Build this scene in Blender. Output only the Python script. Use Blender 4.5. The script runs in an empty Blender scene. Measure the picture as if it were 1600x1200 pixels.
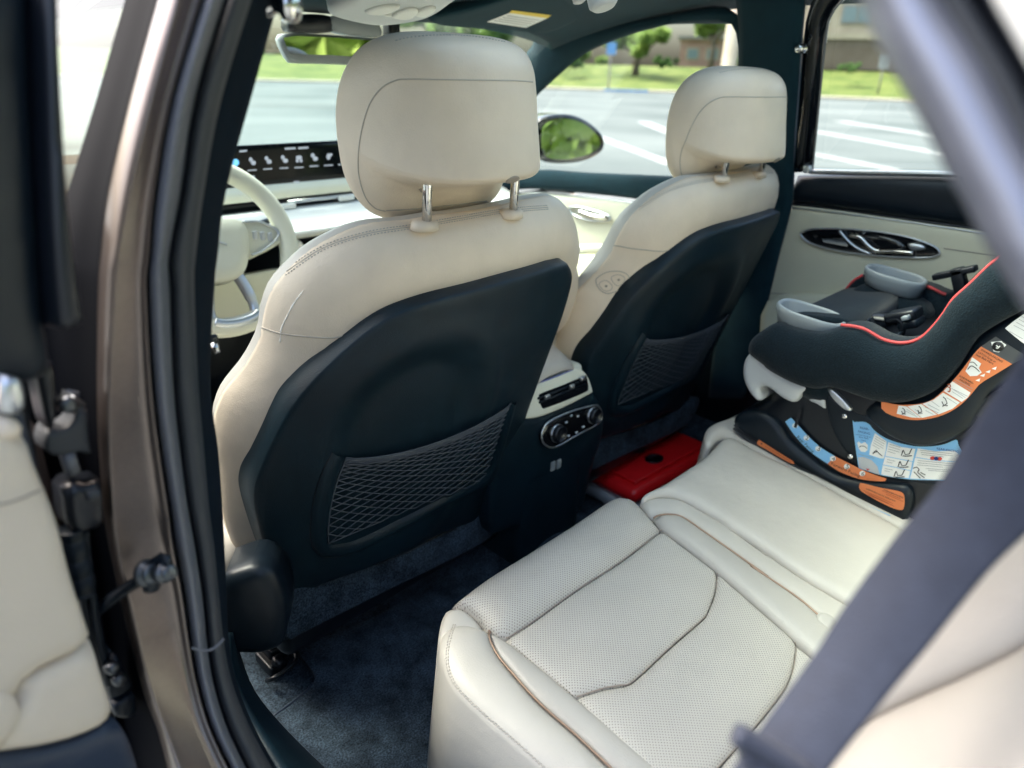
import bpy, bmesh, math, random
import numpy as np
from mathutils import Vector, Matrix
from mathutils.geometry import delaunay_2d_cdt
from mathutils.bvhtree import BVHTree

random.seed(7)
S = bpy.context.scene
COL = S.collection

# ------------------------------------------------------------------ camera
# Car frame: +X to the passenger side, +Y forward, +Z up, ground at Z = 0 (metres).
FPX = 1110.0
VX = (1970.0, 148.0)
ROLL = .03
_ex = Vector((VX[0] - 800, VX[1] - 600, FPX)).normalized()
_A = _ex.x + ROLL * _ex.y
_B = -800 * _ex.x + (VX[1] - ROLL * VX[0] - 600) * _ex.y + FPX * _ex.z
_xf = -_B / _A
_ey = Vector((_xf - 800, VX[1] + ROLL * (_xf - VX[0]) - 600, FPX)).normalized()
_ez = _ex.cross(_ey)
if _ez.y > 0:
    _ez = -_ez
RW = Matrix((_ex, _ey, _ez))                       # world = RW @ (right, down, forward)
CAM = Vector((-1.003, 0.0, 1.40))
cam_data = bpy.data.cameras.new("camera")
cam = bpy.data.objects.new("camera", cam_data)
COL.objects.link(cam)
S.camera = cam
cam_data.sensor_width = 36.0
cam_data.lens = FPX / 1600 * 36
cam_data.clip_start = .02
cam_data.clip_end = 2000
_r = RW @ Vector((1, 0, 0)); _u = RW @ Vector((0, -1, 0)); _b = RW @ Vector((0, 0, -1))
cam.matrix_world = Matrix(((_r.x, _u.x, _b.x, CAM.x), (_r.y, _u.y, _b.y, CAM.y), (_r.z, _u.z, _b.z, CAM.z), (0, 0, 0, 1)))
cam_data.dof.use_dof = True
cam_data.dof.focus_distance = 1.0
cam_data.dof.aperture_fstop = 3.3

# ------------------------------------------------------------------ light
SUN_EL, SUN_AZ = 56.0, -18.0                         # azimuth from +Y towards +X: high, ahead of the car
W = bpy.data.worlds.new("World"); S.world = W
W.use_nodes = True
nt = W.node_tree
sky = nt.nodes.new("ShaderNodeTexSky")
sky.sky_type = 'NISHITA'; sky.sun_disc = False
sky.sun_elevation = math.radians(SUN_EL); sky.sun_rotation = math.radians(SUN_AZ)
sky.dust_density = 7.0; sky.air_density = 1.0; sky.ozone_density = 1.0
bg = nt.nodes["Background"]
nt.links.new(sky.outputs[0], bg.inputs[0]); bg.inputs[1].default_value = .15
sd = bpy.data.lights.new("sun", 'SUN'); sd.energy = 1.1; sd.angle = math.radians(20); sd.color = (1, .95, .88)
sun = bpy.data.objects.new("sun", sd); COL.objects.link(sun)
_a, _e = math.radians(SUN_AZ), math.radians(SUN_EL)
_d = Vector((math.sin(_a) * math.cos(_e), math.cos(_a) * math.cos(_e), math.sin(_e)))
sun.rotation_euler = _d.to_track_quat('Z', 'Y').to_euler(); sun.location = _d * 30
S.view_settings.view_transform = 'Standard'; S.view_settings.look = 'None'
S.view_settings.gamma = 1; S.view_settings.exposure = 2.15
S.cycles.max_bounces = 10; S.cycles.transparent_max_bounces = 16; S.cycles.caustics_reflective = False
S.cycles.caustics_refractive = False; S.cycles.sample_clamp_indirect = 6; S.cycles.use_denoising = True

# ------------------------------------------------------------------ rays from the camera to known surfaces of the car
def ray(x, y):
    return RW @ Vector(((x - 800) / FPX, (y - 600) / FPX, 1.0))
def HA(x, y, ax, v):
    r = ray(x, y); return CAM + r * ((v - CAM[ax]) / r[ax])
def HX(x, y, v): return HA(x, y, 0, v)
def HY(x, y, v): return HA(x, y, 1, v)
def HZ(x, y, v): return HA(x, y, 2, v)
def HD(x, y, d): return CAM + ray(x, y) * d
def HF(x, y, f, t0=.2, t1=6.0, n=80):
    r = ray(x, y); a = t0; fa = f(CAM + r * a)
    for i in range(1, n + 1):
        b = t0 + (t1 - t0) * i / n; fb = f(CAM + r * b)
        if fa * fb <= 0:
            for _ in range(30):
                m = (a + b) / 2; fm = f(CAM + r * m)
                if fa * fm <= 0: b = m
                else: a, fa = m, fm
            return CAM + r * ((a + b) / 2)
        a, fa = b, fb
    return CAM + r * t1

class Pl:
    """flat reference plane; N points to the viewer's side"""
    def __init__(s, O, N, U=None):
        s.O = Vector(O); s.N = Vector(N).normalized()
        if U is None:
            U = Vector((0, 0, 1)).cross(s.N)
            if U.length < 1e-3: U = Vector((1, 0, 0))
        U = Vector(U); s.U = (U - s.N * U.dot(s.N)).normalized(); s.V = s.N.cross(s.U)
    def hit(s, x, y, h=0):
        r = ray(x, y); return CAM + r * ((s.O + s.N * h - CAM).dot(s.N) / r.dot(s.N))
    def uv(s, q, h=0):
        p = s.hit(q[0], q[1], h) - s.O; return (p.dot(s.U), p.dot(s.V))
    def m(s, u, v, h=0): return s.O + s.U * u + s.V * v + s.N * h

class Sheet:
    """curved rear sheet of a front seat: x lateral, v up along the lean, h towards the rear"""
    def __init__(s, O, lean, kl, kr):
        s.O = Vector(O); a = math.radians(lean); s.vd = Vector((0, -math.sin(a), math.cos(a))); s.wd = Vector((0, math.cos(a), math.sin(a)))
        s.kl, s.kr = kl, kr
    def w0(s, x): return (s.kl if x < 0 else s.kr) * x * x
    def m(s, x, v, h=0): return s.O + Vector((x, 0, 0)) + s.vd * v + s.wd * (s.w0(x) - h)
    def uv(s, q, h=0):
        def f(P):
            d = P - s.O; return d.dot(s.wd) - s.w0(d.x) + h
        P = HF(q[0], q[1], f, .3, 3.0) - s.O
        return (P.x, P.dot(s.vd))

# ------------------------------------------------------------------ materials
MATS = {}
def srgb(r, g, b):
    f = lambda c: c / 12.92 if c <= .04045 else ((c + .055) / 1.055) ** 2.4
    return (f(r / 255), f(g / 255), f(b / 255))
def mat(name, col, rough=.5, metal=0.0, spec=.5, bump=0, bscale=400, var=0, vscale=20, coat=0, sheen=0, emit=None, bump2=None, trans=0):
    m = bpy.data.materials.new(name); m.use_nodes = True; t = m.node_tree; n = t.nodes; L = t.links
    b = n["Principled BSDF"]
    b.inputs["Base Color"].default_value = (*col, 1); b.inputs["Roughness"].default_value = rough
    b.inputs["Metallic"].default_value = metal; b.inputs["Specular IOR Level"].default_value = spec
    b.inputs["Coat Weight"].default_value = coat; b.inputs["Sheen Weight"].default_value = sheen
    b.inputs["Coat Roughness"].default_value = .08
    tc = n.new("ShaderNodeTexCoord")
    if var:
        no = n.new("ShaderNodeTexNoise"); no.inputs["Scale"].default_value = vscale; no.inputs["Detail"].default_value = 6
        L.new(tc.outputs["Object"], no.inputs["Vector"])
        mr = n.new("ShaderNodeMapRange"); mr.inputs[1].default_value = .3; mr.inputs[2].default_value = .7
        mr.inputs[3].default_value = 1 - var; mr.inputs[4].default_value = 1 + var
        L.new(no.outputs[0], mr.inputs[0])
        mx = n.new("ShaderNodeMix"); mx.data_type = 'RGBA'; mx.blend_type = 'MULTIPLY'; mx.inputs[0].default_value = 1
        mx.inputs[6].default_value = (*col, 1); L.new(mr.outputs[0], mx.inputs[7]); L.new(mx.outputs[2], b.inputs["Base Color"])
        mr2 = n.new("ShaderNodeMapRange"); mr2.inputs[3].default_value = max(.02, rough * .85); mr2.inputs[4].default_value = min(1, rough * 1.15)
        L.new(no.outputs[0], mr2.inputs[0]); L.new(mr2.outputs[0], b.inputs["Roughness"])
    if bump:
        vo = n.new("ShaderNodeTexVoronoi"); vo.inputs["Scale"].default_value = bscale; vo.feature = 'SMOOTH_F1'
        L.new(tc.outputs["Object"], vo.inputs["Vector"])
        bp = n.new("ShaderNodeBump"); bp.inputs["Strength"].default_value = bump; bp.inputs["Distance"].default_value = .001
        L.new(vo.outputs["Distance"], bp.inputs["Height"])
        last = bp
        if bump2:
            n2 = n.new("ShaderNodeTexNoise"); n2.inputs["Scale"].default_value = bump2[0]; n2.inputs["Detail"].default_value = 4
            L.new(tc.outputs["Object"], n2.inputs["Vector"])
            b2 = n.new("ShaderNodeBump"); b2.inputs["Strength"].default_value = bump2[1]; b2.inputs["Distance"].default_value = bump2[2]
            L.new(n2.outputs[0], b2.inputs["Height"]); L.new(bp.outputs[0], b2.inputs["Normal"]); last = b2
        L.new(last.outputs[0], b.inputs["Normal"])
    if emit:
        b.inputs["Emission Color"].default_value = (*emit[0], 1); b.inputs["Emission Strength"].default_value = emit[1]
    MATS[name] = m
    return m
def glass(name, tint, gloss=.06, rough=.0):
    m = bpy.data.materials.new(name); m.use_nodes = True; t = m.node_tree; n = t.nodes; L = t.links
    n.remove(n["Principled BSDF"])
    tr = n.new("ShaderNodeBsdfTransparent"); tr.inputs[0].default_value = (*tint, 1)
    gl = n.new("ShaderNodeBsdfGlossy"); gl.inputs["Roughness"].default_value = rough
    lw = n.new("ShaderNodeLayerWeight"); lw.inputs[0].default_value = .5
    pw = n.new("ShaderNodeMath"); pw.operation = 'POWER'; L.new(lw.outputs["Facing"], pw.inputs[0]); pw.inputs[1].default_value = 5
    ma = n.new("ShaderNodeMath"); ma.operation = 'MULTIPLY_ADD'; L.new(pw.outputs[0], ma.inputs[0]); ma.inputs[1].default_value = .93; ma.inputs[2].default_value = .05
    mx = n.new("ShaderNodeMixShader"); L.new(ma.outputs[0], mx.inputs[0]); L.new(tr.outputs[0], mx.inputs[1]); L.new(gl.outputs[0], mx.inputs[2])
    L.new(mx.outputs[0], n["Material Output"].inputs[0]); return m
LEATHER = (.73, .61, .475)
M = dict(
    leather=mat("beige_leather", LEATHER, .42, spec=.4, bump=.28, bscale=620, var=.05, vscale=14, bump2=(24, .35, .006)),
    leather2=mat("pale_leather", (.525, .492, .440), .40, spec=.4, bump=.25, bscale=620, var=.04, vscale=12, bump2=(22, .32, .006)),
    leather_shade=mat("shaded_leather", (.455, .428, .385), .38, spec=.45, bump=.25, bscale=620, var=.04, vscale=12, bump2=(22, .32, .006)),  # pale leather made darker, shade put into the colour of bands and bolsters
    seam=mat("seam_thread", (.34, .29, .24), .8), softseam=mat("tonal_seam", (.44, .385, .32), .7), void=mat("matte_black", (.002, .003, .005), .9, spec=.1),
    stitch=mat("stitch_thread", (.44, .40, .35), .8),
    piping=mat("copper_piping", (.33, .22, .16), .35, metal=.35),
    panel=mat("navy_plastic", (.0036, .0145, .023), .44, spec=.34, bump=.35, bscale=800, var=.14, vscale=30),
    dark=mat("dark_plastic", (.005, .010, .016), .38, spec=.34, bump=.1, bscale=1500, var=.1, vscale=40),
    black=mat("black_plastic", (.004, .006, .010), .33, spec=.5),
    gloss=mat("gloss_black", (.003, .004, .006), .07, spec=.6, coat=.5),
    carpet=mat("navy_carpet", (.036, .052, .070), .95, spec=.05, bump=1.0, bscale=420, var=.75, vscale=330, sheen=.08, bump2=(45, .6, .008)),
    headliner=mat("teal_headliner", (.010, .033, .046), .9, spec=.1, bump=.4, bscale=900, var=.12, vscale=30, sheen=.1),
    suede=mat("navy_suede", (.004, .009, .016), .9, spec=.08, bump=.4, bscale=900, var=.15, vscale=40),
    paint=mat("brown_metallic_paint", (.20, .165, .148), .30, metal=.85, bump=.10, bscale=2500, var=.05, vscale=300, coat=.4),
    applique=mat("black_applique", (.002, .0025, .004), .7, spec=.04),
    rubber=mat("grey_rubber", (.12, .125, .14), .34, spec=.5, bump=.1, bscale=1500),
    rubberd=mat("dark_rubber", (.035, .040, .046), .5, spec=.4, bump=.1, bscale=1500),
    chrome=mat("chrome", (.80, .78, .75), .10, metal=1),
    satin=mat("satin_silver", (.62, .64, .66), .28, metal=.9),
    cream=mat("cream_trim", (.74, .73, .60), .5, spec=.35, bump=.08, bscale=800, var=.03, vscale=10),
    creamd=mat("beige_door_trim", (.72, .68, .51), .45, spec=.35, bump=.1, bscale=800, var=.03, vscale=10),
    white=mat("white_trim", (.78, .78, .74), .4, var=.02, vscale=8),
    belt=mat("slate_webbing", (.033, .040, .061), .6, spec=.2, sheen=.1, bump=.4, bscale=700, var=.12, vscale=90),
    navyp=mat("navy_trim", (.020, .032, .055), .4, spec=.4, bump=.1, bscale=1200),
    fabric=mat("black_fabric", (.005, .012, .018), .85, spec=.1, bump=1.0, bscale=420, var=.5, vscale=380, sheen=.12),
    redpipe=mat("red_piping", (.62, .07, .07), .6),
    lgrey=mat("light_grey_plastic", (.55, .57, .58), .35, spec=.45),
    mgrey=mat("grey_plastic", (.30, .33, .34), .32, spec=.5),
    dgrey=mat("dark_grey_print", (.06, .065, .07), .5),
    orange=mat("orange_label", (.68, .20, .07), .35), blue=mat("blue_label", (.22, .50, .80), .35),
    paper=mat("white_label", (.80, .80, .78), .4), ink=mat("black_ink", (.015, .015, .018), .5), inkg=mat("grey_ink", (.33, .34, .36), .6),
    inkb=mat("blue_ink", (.03, .05, .25), .5), inkr=mat("red_ink", (.6, .05, .04), .5), rust=mat("rust_ink", (.40, .09, .03), .5), lgp=mat("grey_print", (.48, .50, .52), .5),
    redcase=mat("red_plastic", (.88, .012, .016), .32, spec=.5, var=.05), yellow=mat("yellow_print", (.75, .55, .05), .5),
    net=mat("grey_net_cord", (.075, .085, .10), .75),
    screen=mat("screen_glass", (.003, .004, .006), .12, spec=.5), icon=mat("screen_light", (.12, .13, .14), .5, emit=((.75, .85, .95), .11)),
    iconb=mat("screen_blue", (.1, .3, .5), .5, emit=((.15, .45, .75), .35)),
    mirror=mat("mirror_silver", (.88, .90, .90), .01, metal=1),
    wglass=glass("windscreen_glass", (.78, .95, .90)), dglass=glass("door_glass", (.84, .93, .90)),
    scuff=mat("pale_scuff", (.88, .85, .80), .7), doorleather=mat("tan_door_leather", (.64, .55, .44), .42, spec=.4, bump=.2, bscale=600, var=.04, vscale=10),
    silver=mat("silver_seal", (.25, .27, .34), .36, metal=.5, bump=.05, bscale=2000),
    steel=mat("dark_steel", (.10, .11, .12), .3, metal=.8),
)
def mottle(m, scale, amt):
    t = m.node_tree; n = t.nodes; L = t.links; b = n["Principled BSDF"]; tc = n.new("ShaderNodeTexCoord")
    no = n.new("ShaderNodeTexNoise"); no.inputs["Scale"].default_value = scale; no.inputs["Detail"].default_value = 8; no.inputs["Roughness"].default_value = .7
    L.new(tc.outputs["Object"], no.inputs["Vector"]); mr = n.new("ShaderNodeMapRange"); mr.inputs[1].default_value = .35; mr.inputs[2].default_value = .65
    mr.inputs[3].default_value = 1 - amt; mr.inputs[4].default_value = 1 + amt; L.new(no.outputs[0], mr.inputs[0])
    mx = n.new("ShaderNodeMix"); mx.data_type = 'RGBA'; mx.blend_type = 'MULTIPLY'; mx.inputs[0].default_value = 1
    L.new(b.inputs["Base Color"].links[0].from_socket, mx.inputs[6]); L.new(mr.outputs[0], mx.inputs[7]); L.new(mx.outputs[2], b.inputs["Base Color"])
mottle(M["carpet"], 16, .6); mottle(M["panel"], 7, .18); mottle(M["paint"], 5, .10)
def perf_mat():
    m = M["leather2"].copy(); m.name = "perforated_leather"; t = m.node_tree; n = t.nodes; L = t.links
    b = n["Principled BSDF"]; tc = n.new("ShaderNodeTexCoord")
    sx = n.new("ShaderNodeSeparateXYZ"); L.new(tc.outputs["Object"], sx.inputs[0])
    def mth(op, a, c=None):
        k = n.new("ShaderNodeMath"); k.operation = op
        for i, v in enumerate((a, c)):
            if v is None: continue
            if isinstance(v, (int, float)): k.inputs[i].default_value = v
            else: L.new(v, k.inputs[i])
        return k.outputs[0]
    P = .0050
    def dots(off):
        fx = mth('SUBTRACT', mth('FRACT', mth('ADD', mth('DIVIDE', sx.outputs[0], P), 50 + off)), .5)
        fy = mth('SUBTRACT', mth('FRACT', mth('ADD', mth('DIVIDE', sx.outputs[1], P * .95), 50 + off)), .5)
        return mth('SQRT', mth('ADD', mth('MULTIPLY', fx, fx), mth('MULTIPLY', fy, fy)))
    d = mth('MINIMUM', dots(0), dots(.5))
    mr = n.new("ShaderNodeMapRange"); mr.inputs[1].default_value = .09; mr.inputs[2].default_value = .18; L.new(d, mr.inputs[0])
    mx = n.new("ShaderNodeMix"); mx.data_type = 'RGBA'
    mx.inputs[6].default_value = (.17, .155, .135, 1)
    src = b.inputs["Base Color"].links[0].from_socket
    L.new(mr.outputs[0], mx.inputs[0]); L.new(src, mx.inputs[7]); L.new(mx.outputs[2], b.inputs["Base Color"])
    bp = n.new("ShaderNodeBump"); bp.inputs["Strength"].default_value = .5; bp.inputs["Distance"].default_value = .0012
    L.new(mr.outputs[0], bp.inputs["Height"]); L.new(b.inputs["Normal"].links[0].from_socket, bp.inputs["Normal"]); L.new(bp.outputs[0], b.inputs["Normal"])
    return m
M["perf"] = perf_mat()

# ------------------------------------------------------------------ object helpers
def thing(name, label, cat, loc=(0, 0, 0), group=None):
    o = bpy.data.objects.new(name, None); COL.objects.link(o); o.location = loc; o.empty_display_size = .05
    o["label"] = label; o["category"] = cat
    if group: o["group"] = group
    return o
def wloc(o):
    v = Vector((0, 0, 0))
    while o is not None:
        v += Vector(o.location); o = o.parent
    return v
def build(name, V, F, m, parent=None, smooth=True, label=None, kind=None, cat=None, group=None):
    me = bpy.data.meshes.new(name)
    off = wloc(parent) if parent else Vector((0, 0, 0))
    me.from_pydata([tuple(Vector(v) - off) for v in V], [], F); me.update()
    if smooth: me.polygons.foreach_set("use_smooth", [True] * len(me.polygons))
    ms = m if isinstance(m, (list, tuple)) else [m]
    for k in ms: me.materials.append(M[k] if isinstance(k, str) else k)
    o = bpy.data.objects.new(name, me); COL.objects.link(o)
    if parent: o.parent = parent
    if label: o["label"] = label
    if kind: o["kind"] = kind
    if cat: o["category"] = cat
    if group: o["group"] = group
    return o
def fixn(o):
    bm = bmesh.new(); bm.from_mesh(o.data); bmesh.ops.recalc_face_normals(bm, faces=bm.faces); bm.to_mesh(o.data); bm.free(); return o

def cr(pts, n=8, closed=False):
    """Catmull-Rom through the points (a doubled point is a corner)"""
    P = [np.array(p, float) for p in pts]; N = len(P); out = []
    R = range(N if closed else N - 1)
    for i in R:
        p1, p2 = P[i], P[(i + 1) % N]
        if np.linalg.norm(p2 - p1) < 1e-9: continue
        p0 = P[(i - 1) % N] if (closed or i > 0) else p1
        p3 = P[(i + 2) % N] if (closed or i + 2 < N) else p2
        for k in range(n):
            t = k / n
            out.append(.5 * ((2 * p1) + (-p0 + p2) * t + (2 * p0 - 5 * p1 + 4 * p2 - p3) * t * t + (-p0 + 3 * p1 - 3 * p2 + p3) * t ** 3))
    if not closed: out.append(P[-1])
    return out
def resamp(pts, n, closed=False):
    P = np.array([list(p) for p in pts], float)
    if closed: P = np.vstack([P, P[:1]])
    d = np.r_[0, np.cumsum(np.linalg.norm(np.diff(P, axis=0), axis=1))]
    s = np.linspace(0, d[-1], n + 1 if closed else n)
    R = np.stack([np.interp(s, d, P[:, k]) for k in range(P.shape[1])], 1)
    return R[:-1] if closed else R
def seglen(pts, closed=False):
    P = np.array([list(p) for p in pts], float)
    if closed: P = np.vstack([P, P[:1]])
    return float(np.linalg.norm(np.diff(P, axis=0), axis=1).sum())

def grid_faces(nr, nc, closed=False, off=0):
    F = []
    for i in range(nr - 1):
        for j in range(nc if closed else nc - 1):
            a = off + i * nc + j; b = off + i * nc + (j + 1) % nc
            F.append((a, b, b + nc, a + nc))
    return F
def loft(name, rows, m, parent=None, closed=False, caps=False, thick=0, **k):
    nc = len(rows[0]); V = [Vector(p) for r in rows for p in r]; F = grid_faces(len(rows), nc, closed)
    if caps:
        F.append(tuple(range(nc))[::-1]); F.append(tuple((len(rows) - 1) * nc + i for i in range(nc)))
    o = build(name, V, F, m, parent, **k)
    if caps: fixn(o)
    if thick:
        md = o.modifiers.new("thick", 'SOLIDIFY'); md.thickness = thick; md.offset = 0
    return o

def pillow(name, out, mapf, m, parent=None, r=.02, hh=None, thick=.01, res=.012, hfun=None, base=0.0, flat=False, back=True, **k):
    """a padded plate: outline out (u, v), rounded edge of radius r and height hh, side walls down to -thick"""
    hh = r if hh is None else hh
    L = seglen(out, True); n = max(12, int(L / res)); B = resamp(out, n, True)
    area = .5 * np.sum(B[:, 0] * np.roll(B[:, 1], -1) - np.roll(B[:, 0], -1) * B[:, 1])
    if area < 0: B = B[::-1]
    A_, C_ = B, np.roll(B, -1, axis=0)
    def dist(P):
        P = np.asarray(P)[:, None, :]; d = C_ - A_; t = ((P - A_) * d).sum(2) / np.maximum((d * d).sum(1), 1e-12); t = np.clip(t, 0, 1)
        q = A_ + t[:, :, None] * d; return np.sqrt(((P - q) ** 2).sum(2)).min(1)
    def inside(P):
        x, y = P[:, 0][:, None], P[:, 1][:, None]; x1, y1 = A_[:, 0], A_[:, 1]; x2, y2 = C_[:, 0], C_[:, 1]
        c = ((y1 > y) != (y2 > y)) & (x < (x2 - x1) * (y - y1) / np.where(np.abs(y2 - y1) < 1e-12, 1e-12, y2 - y1) + x1)
        return c.sum(1) % 2 == 1
    pts = [B]
    tg = np.roll(B, -1, axis=0) - np.roll(B, 1, axis=0); nr_ = np.stack([-tg[:, 1], tg[:, 0]], 1); nr_ /= np.maximum(np.linalg.norm(nr_, axis=1, keepdims=True), 1e-9)
    if r > 0:
        for f in (.04, .14, .32, .6):
            q = B + nr_ * (r * f)
            q = q[::1]; dd = dist(q); q = q[(dd > r * f * .93) & inside(q)]
            pts.append(q)
    lo, hi = B.min(0), B.max(0)
    gx = np.arange(lo[0], hi[0], res); gy = np.arange(lo[1], hi[1], res * .866)
    G = np.array([(x + (res / 2 if j % 2 else 0), y) for j, y in enumerate(gy) for x in gx])
    if len(G):
        G = G[inside(G)]
        if len(G): G = G[dist(G) > max(res * .6, r * .75)]
        if len(G): pts.append(G)
    P = np.vstack(pts)
    vc, _, fc, *_ = delaunay_2d_cdt([Vector(p) for p in P], [], [list(range(n))], 1, 1e-7)
    Q = np.array([list(v) for v in vc]); d = dist(Q)
    if r > 0:
        t = np.clip(d / r, 0, 1); h = hh * np.sqrt(np.maximum(0, 1 - (1 - t) ** 2))
    else: h = np.zeros(len(Q))
    V = []
    for (u, v), hi_, di in zip(Q, h, d):
        e = hfun(u, v, di) if hfun else 0
        V.append(mapf(u, v, base + hi_ + e))
    F = [tuple(f) for f in fc]
    if thick > 0:
        # boundary loop of the triangulation
        cnt = {}
        for f in F:
            for i in range(len(f)):
                a, b = f[i], f[(i + 1) % len(f)]
                cnt[(a, b)] = 1
        be = {a: b for (a, b) in cnt if (b, a) not in cnt}
        new = {}
        for a in be:
            u, v = Q[a]; new[a] = len(V); V.append(mapf(u, v, base - thick))
        for a, b in be.items():
            if b in new: F.append((b, a, new[a], new[b]))
        if back and len(be) > 3:
            s = next(iter(be)); loop = [s]; c = be[s]
            while c != s and c in be and len(loop) <= len(be): loop.append(c); c = be[c]
            if c == s: F.append(tuple(new[i] for i in loop[::-1]))
    o = build(name, V, F, m, parent, **k)
    fixn(o)
    if flat: o.data.polygons.foreach_set("use_smooth", [False] * len(o.data.polygons))
    return o
def smooth_by_angle(o, deg=35):
    bm = bmesh.new(); bm.from_mesh(o.data)
    for e in bm.edges:
        if len(e.link_faces) == 2 and e.calc_face_angle(0) > math.radians(deg): e.smooth = False
    bm.to_mesh(o.data); bm.free(); return o

class MB:
    def __init__(s): s.v = []; s.f = []
    def add(s, V, F):
        o = len(s.v); s.v += [Vector(v) for v in V]; s.f += [tuple(i + o for i in f) for f in F]; return s
    def tube(s, pts, rad, seg=8, closed=False, caps=True, flat=None):
        P = [Vector(p) for p in pts]; n = len(P)
        if n < 2: return s
        V = []; up = None
        for i, p in enumerate(P):
            a = P[i - 1] if (i > 0 or closed) else p; b = P[(i + 1) % n] if (i < n - 1 or closed) else p
            t = (b - a)
            if t.length < 1e-9: t = Vector((0, 0, 1))
            t.normalize()
            if up is None:
                up = Vector((0, 0, 1)) if abs(t.z) < .9 else Vector((1, 0, 0))
            x = up.cross(t)
            if x.length < 1e-6: x = Vector((1, 0, 0)).cross(t)
            x.normalize(); y = t.cross(x); up = y
            r = rad[i] if isinstance(rad, (list, tuple)) else rad
            for k in range(seg):
                c = 2 * math.pi * k / seg; V.append(p + x * (r * math.cos(c)) + y * (r * math.sin(c)))
        F = []
        for i in range(n if closed else n - 1):
            for k in range(seg):
                a = i * seg + k; b = i * seg + (k + 1) % seg; c = ((i + 1) % n) * seg + (k + 1) % seg; d = ((i + 1) % n) * seg + k
                F.append((a, b, c, d))
        if caps and not closed:
            F.append(tuple(range(seg))[::-1]); F.append(tuple((n - 1) * seg + k for k in range(seg)))
        return s.add(V, F)
    def box(s, c, size, rot=None, bev=0):
        bm = bmesh.new(); bmesh.ops.create_cube(bm, size=1)
        for v in bm.verts: v.co = Vector((v.co.x * size[0], v.co.y * size[1], v.co.z * size[2]))
        if bev: bmesh.ops.bevel(bm, geom=list(bm.edges), offset=bev, segments=3, affect='EDGES', profile=.5)
        R = rot if rot is not None else Matrix.Identity(3)
        bm.verts.ensure_lookup_table(); bm.verts.index_update()
        V = [R @ v.co + Vector(c) for v in bm.verts]; F = [tuple(v.index for v in f.verts) for f in bm.faces]; bm.free()
        return s.add(V, F)
    def lathe(s, c, axis, prof, seg=24, xdir=None, sx=1.0):
        """prof: list of (radius, height along axis)"""
        ax = Vector(axis).normalized(); x = Vector(xdir) if xdir is not None else (Vector((0, 0, 1)) if abs(ax.z) < .9 else Vector((1, 0, 0)))
        x = (x - ax * x.dot(ax)).normalized(); y = ax.cross(x); V = []
        for r, h in prof:
            for k in range(seg):
                t = 2 * math.pi * k / seg; V.append(Vector(c) + ax * h + x * (r * sx * math.cos(t)) + y * (r * math.sin(t)))
        F = grid_faces(len(prof), seg, True); F.append(tuple(range(seg))[::-1]); F.append(tuple((len(prof) - 1) * seg + k for k in range(seg)))
        return s.add(V, F)
    def build(s, name, m, parent=None, **k): 
        o = build(name, s.v, s.f, m, parent, **k); fixn(o); return o

def bvh_of(objs):
    V = []; F = []
    for o in objs:
        off = len(V); w = wloc(o)
        V += [Vector(v.co) + w for v in o.data.vertices]; F += [tuple(i + off for i in p.vertices) for p in o.data.polygons]
    return BVHTree.FromPolygons(V, F)
def cast(bvh, px, off=0.0, far=None):
    out = []
    for q in px:
        r = ray(q[0], q[1]).normalized(); h = bvh.ray_cast(CAM, r)
        if h[0] is None: continue
        if far and h[3] > far: continue
        nrm = h[1] if h[1].dot(r) < 0 else -h[1]
        out.append(h[0] + nrm * off)
    return out
def seamline(name, bvh, px, rad, m, parent, n=8, off=0.0, closed=False, **k):
    P = cast(bvh, cr(px, n, closed), off)
    if len(P) < 2: return None
    return MB().tube(P, rad, 6, closed).build(name, m, parent, **k)
def stitches(name, bvh, px, m, parent, pitch=.0045, dash=.0030, rad=.0007, off=.0003, n=10):
    P = cast(bvh, cr(px, n), off)
    if len(P) < 2: return None
    L = seglen(P); N = max(2, int(L / pitch)); R = resamp(P, N * 4)
    mb = MB()
    for i in range(N):
        a = R[i * 4]; b = R[min(i * 4 + 2, len(R) - 1)]
        mb.tube([a, b], rad, 4)
    return mb.build(name, m, parent, kind="stuff")
def uvs(pl, px, h=0): return [pl.uv(q, h) for q in px]
def z2(pts, ox, oy, s): return [(ox + x / s, oy + y / s) for x, y in pts]

def text(s, pl, p0, p1, m, parent, h=.0006, stretch=1.0, name="lettering", hgt=None, font_bold=0.0):
    """a line of lettering on plane pl, baseline from p0 to p1 (picked points of the plane)"""
    a = pl.hit(*p0, h); b = pl.hit(*p1, h); d = b - a; L = d.length; d.normalize(); up = pl.N.cross(d)
    cu = bpy.data.curves.new("t", 'FONT'); cu.body = s; cu.size = 1; cu.resolution_u = 2; cu.offset = font_bold
    to = bpy.data.objects.new("t", cu); COL.objects.link(to)
    bpy.context.view_layer.update()
    me = bpy.data.meshes.new_from_object(to.evaluated_get(bpy.context.evaluated_depsgraph_get()))
    COL.objects.unlink(to); bpy.data.objects.remove(to)
    co = [v.co.copy() for v in me.vertices]; F = [tuple(p.vertices) for p in me.polygons]; bpy.data.meshes.remove(me)
    if not co: return None
    x0 = min(c.x for c in co); x1 = max(c.x for c in co); k = L / (x1 - x0); ky = (hgt / .7 if hgt else k * stretch)
    return build(name, [a + d * ((c.x - x0) * k) + up * (c.y * ky) for c in co], F, m, parent, smooth=False)
def decal(name, pl, px, m, parent, h=.0003, n=6, smooth=True, **k):
    q = cr(px, n, True) if smooth else px
    return build(name, [pl.hit(a, b, h) for a, b in q], [tuple(range(len(q)))], m, parent, smooth=False, **k)

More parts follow.
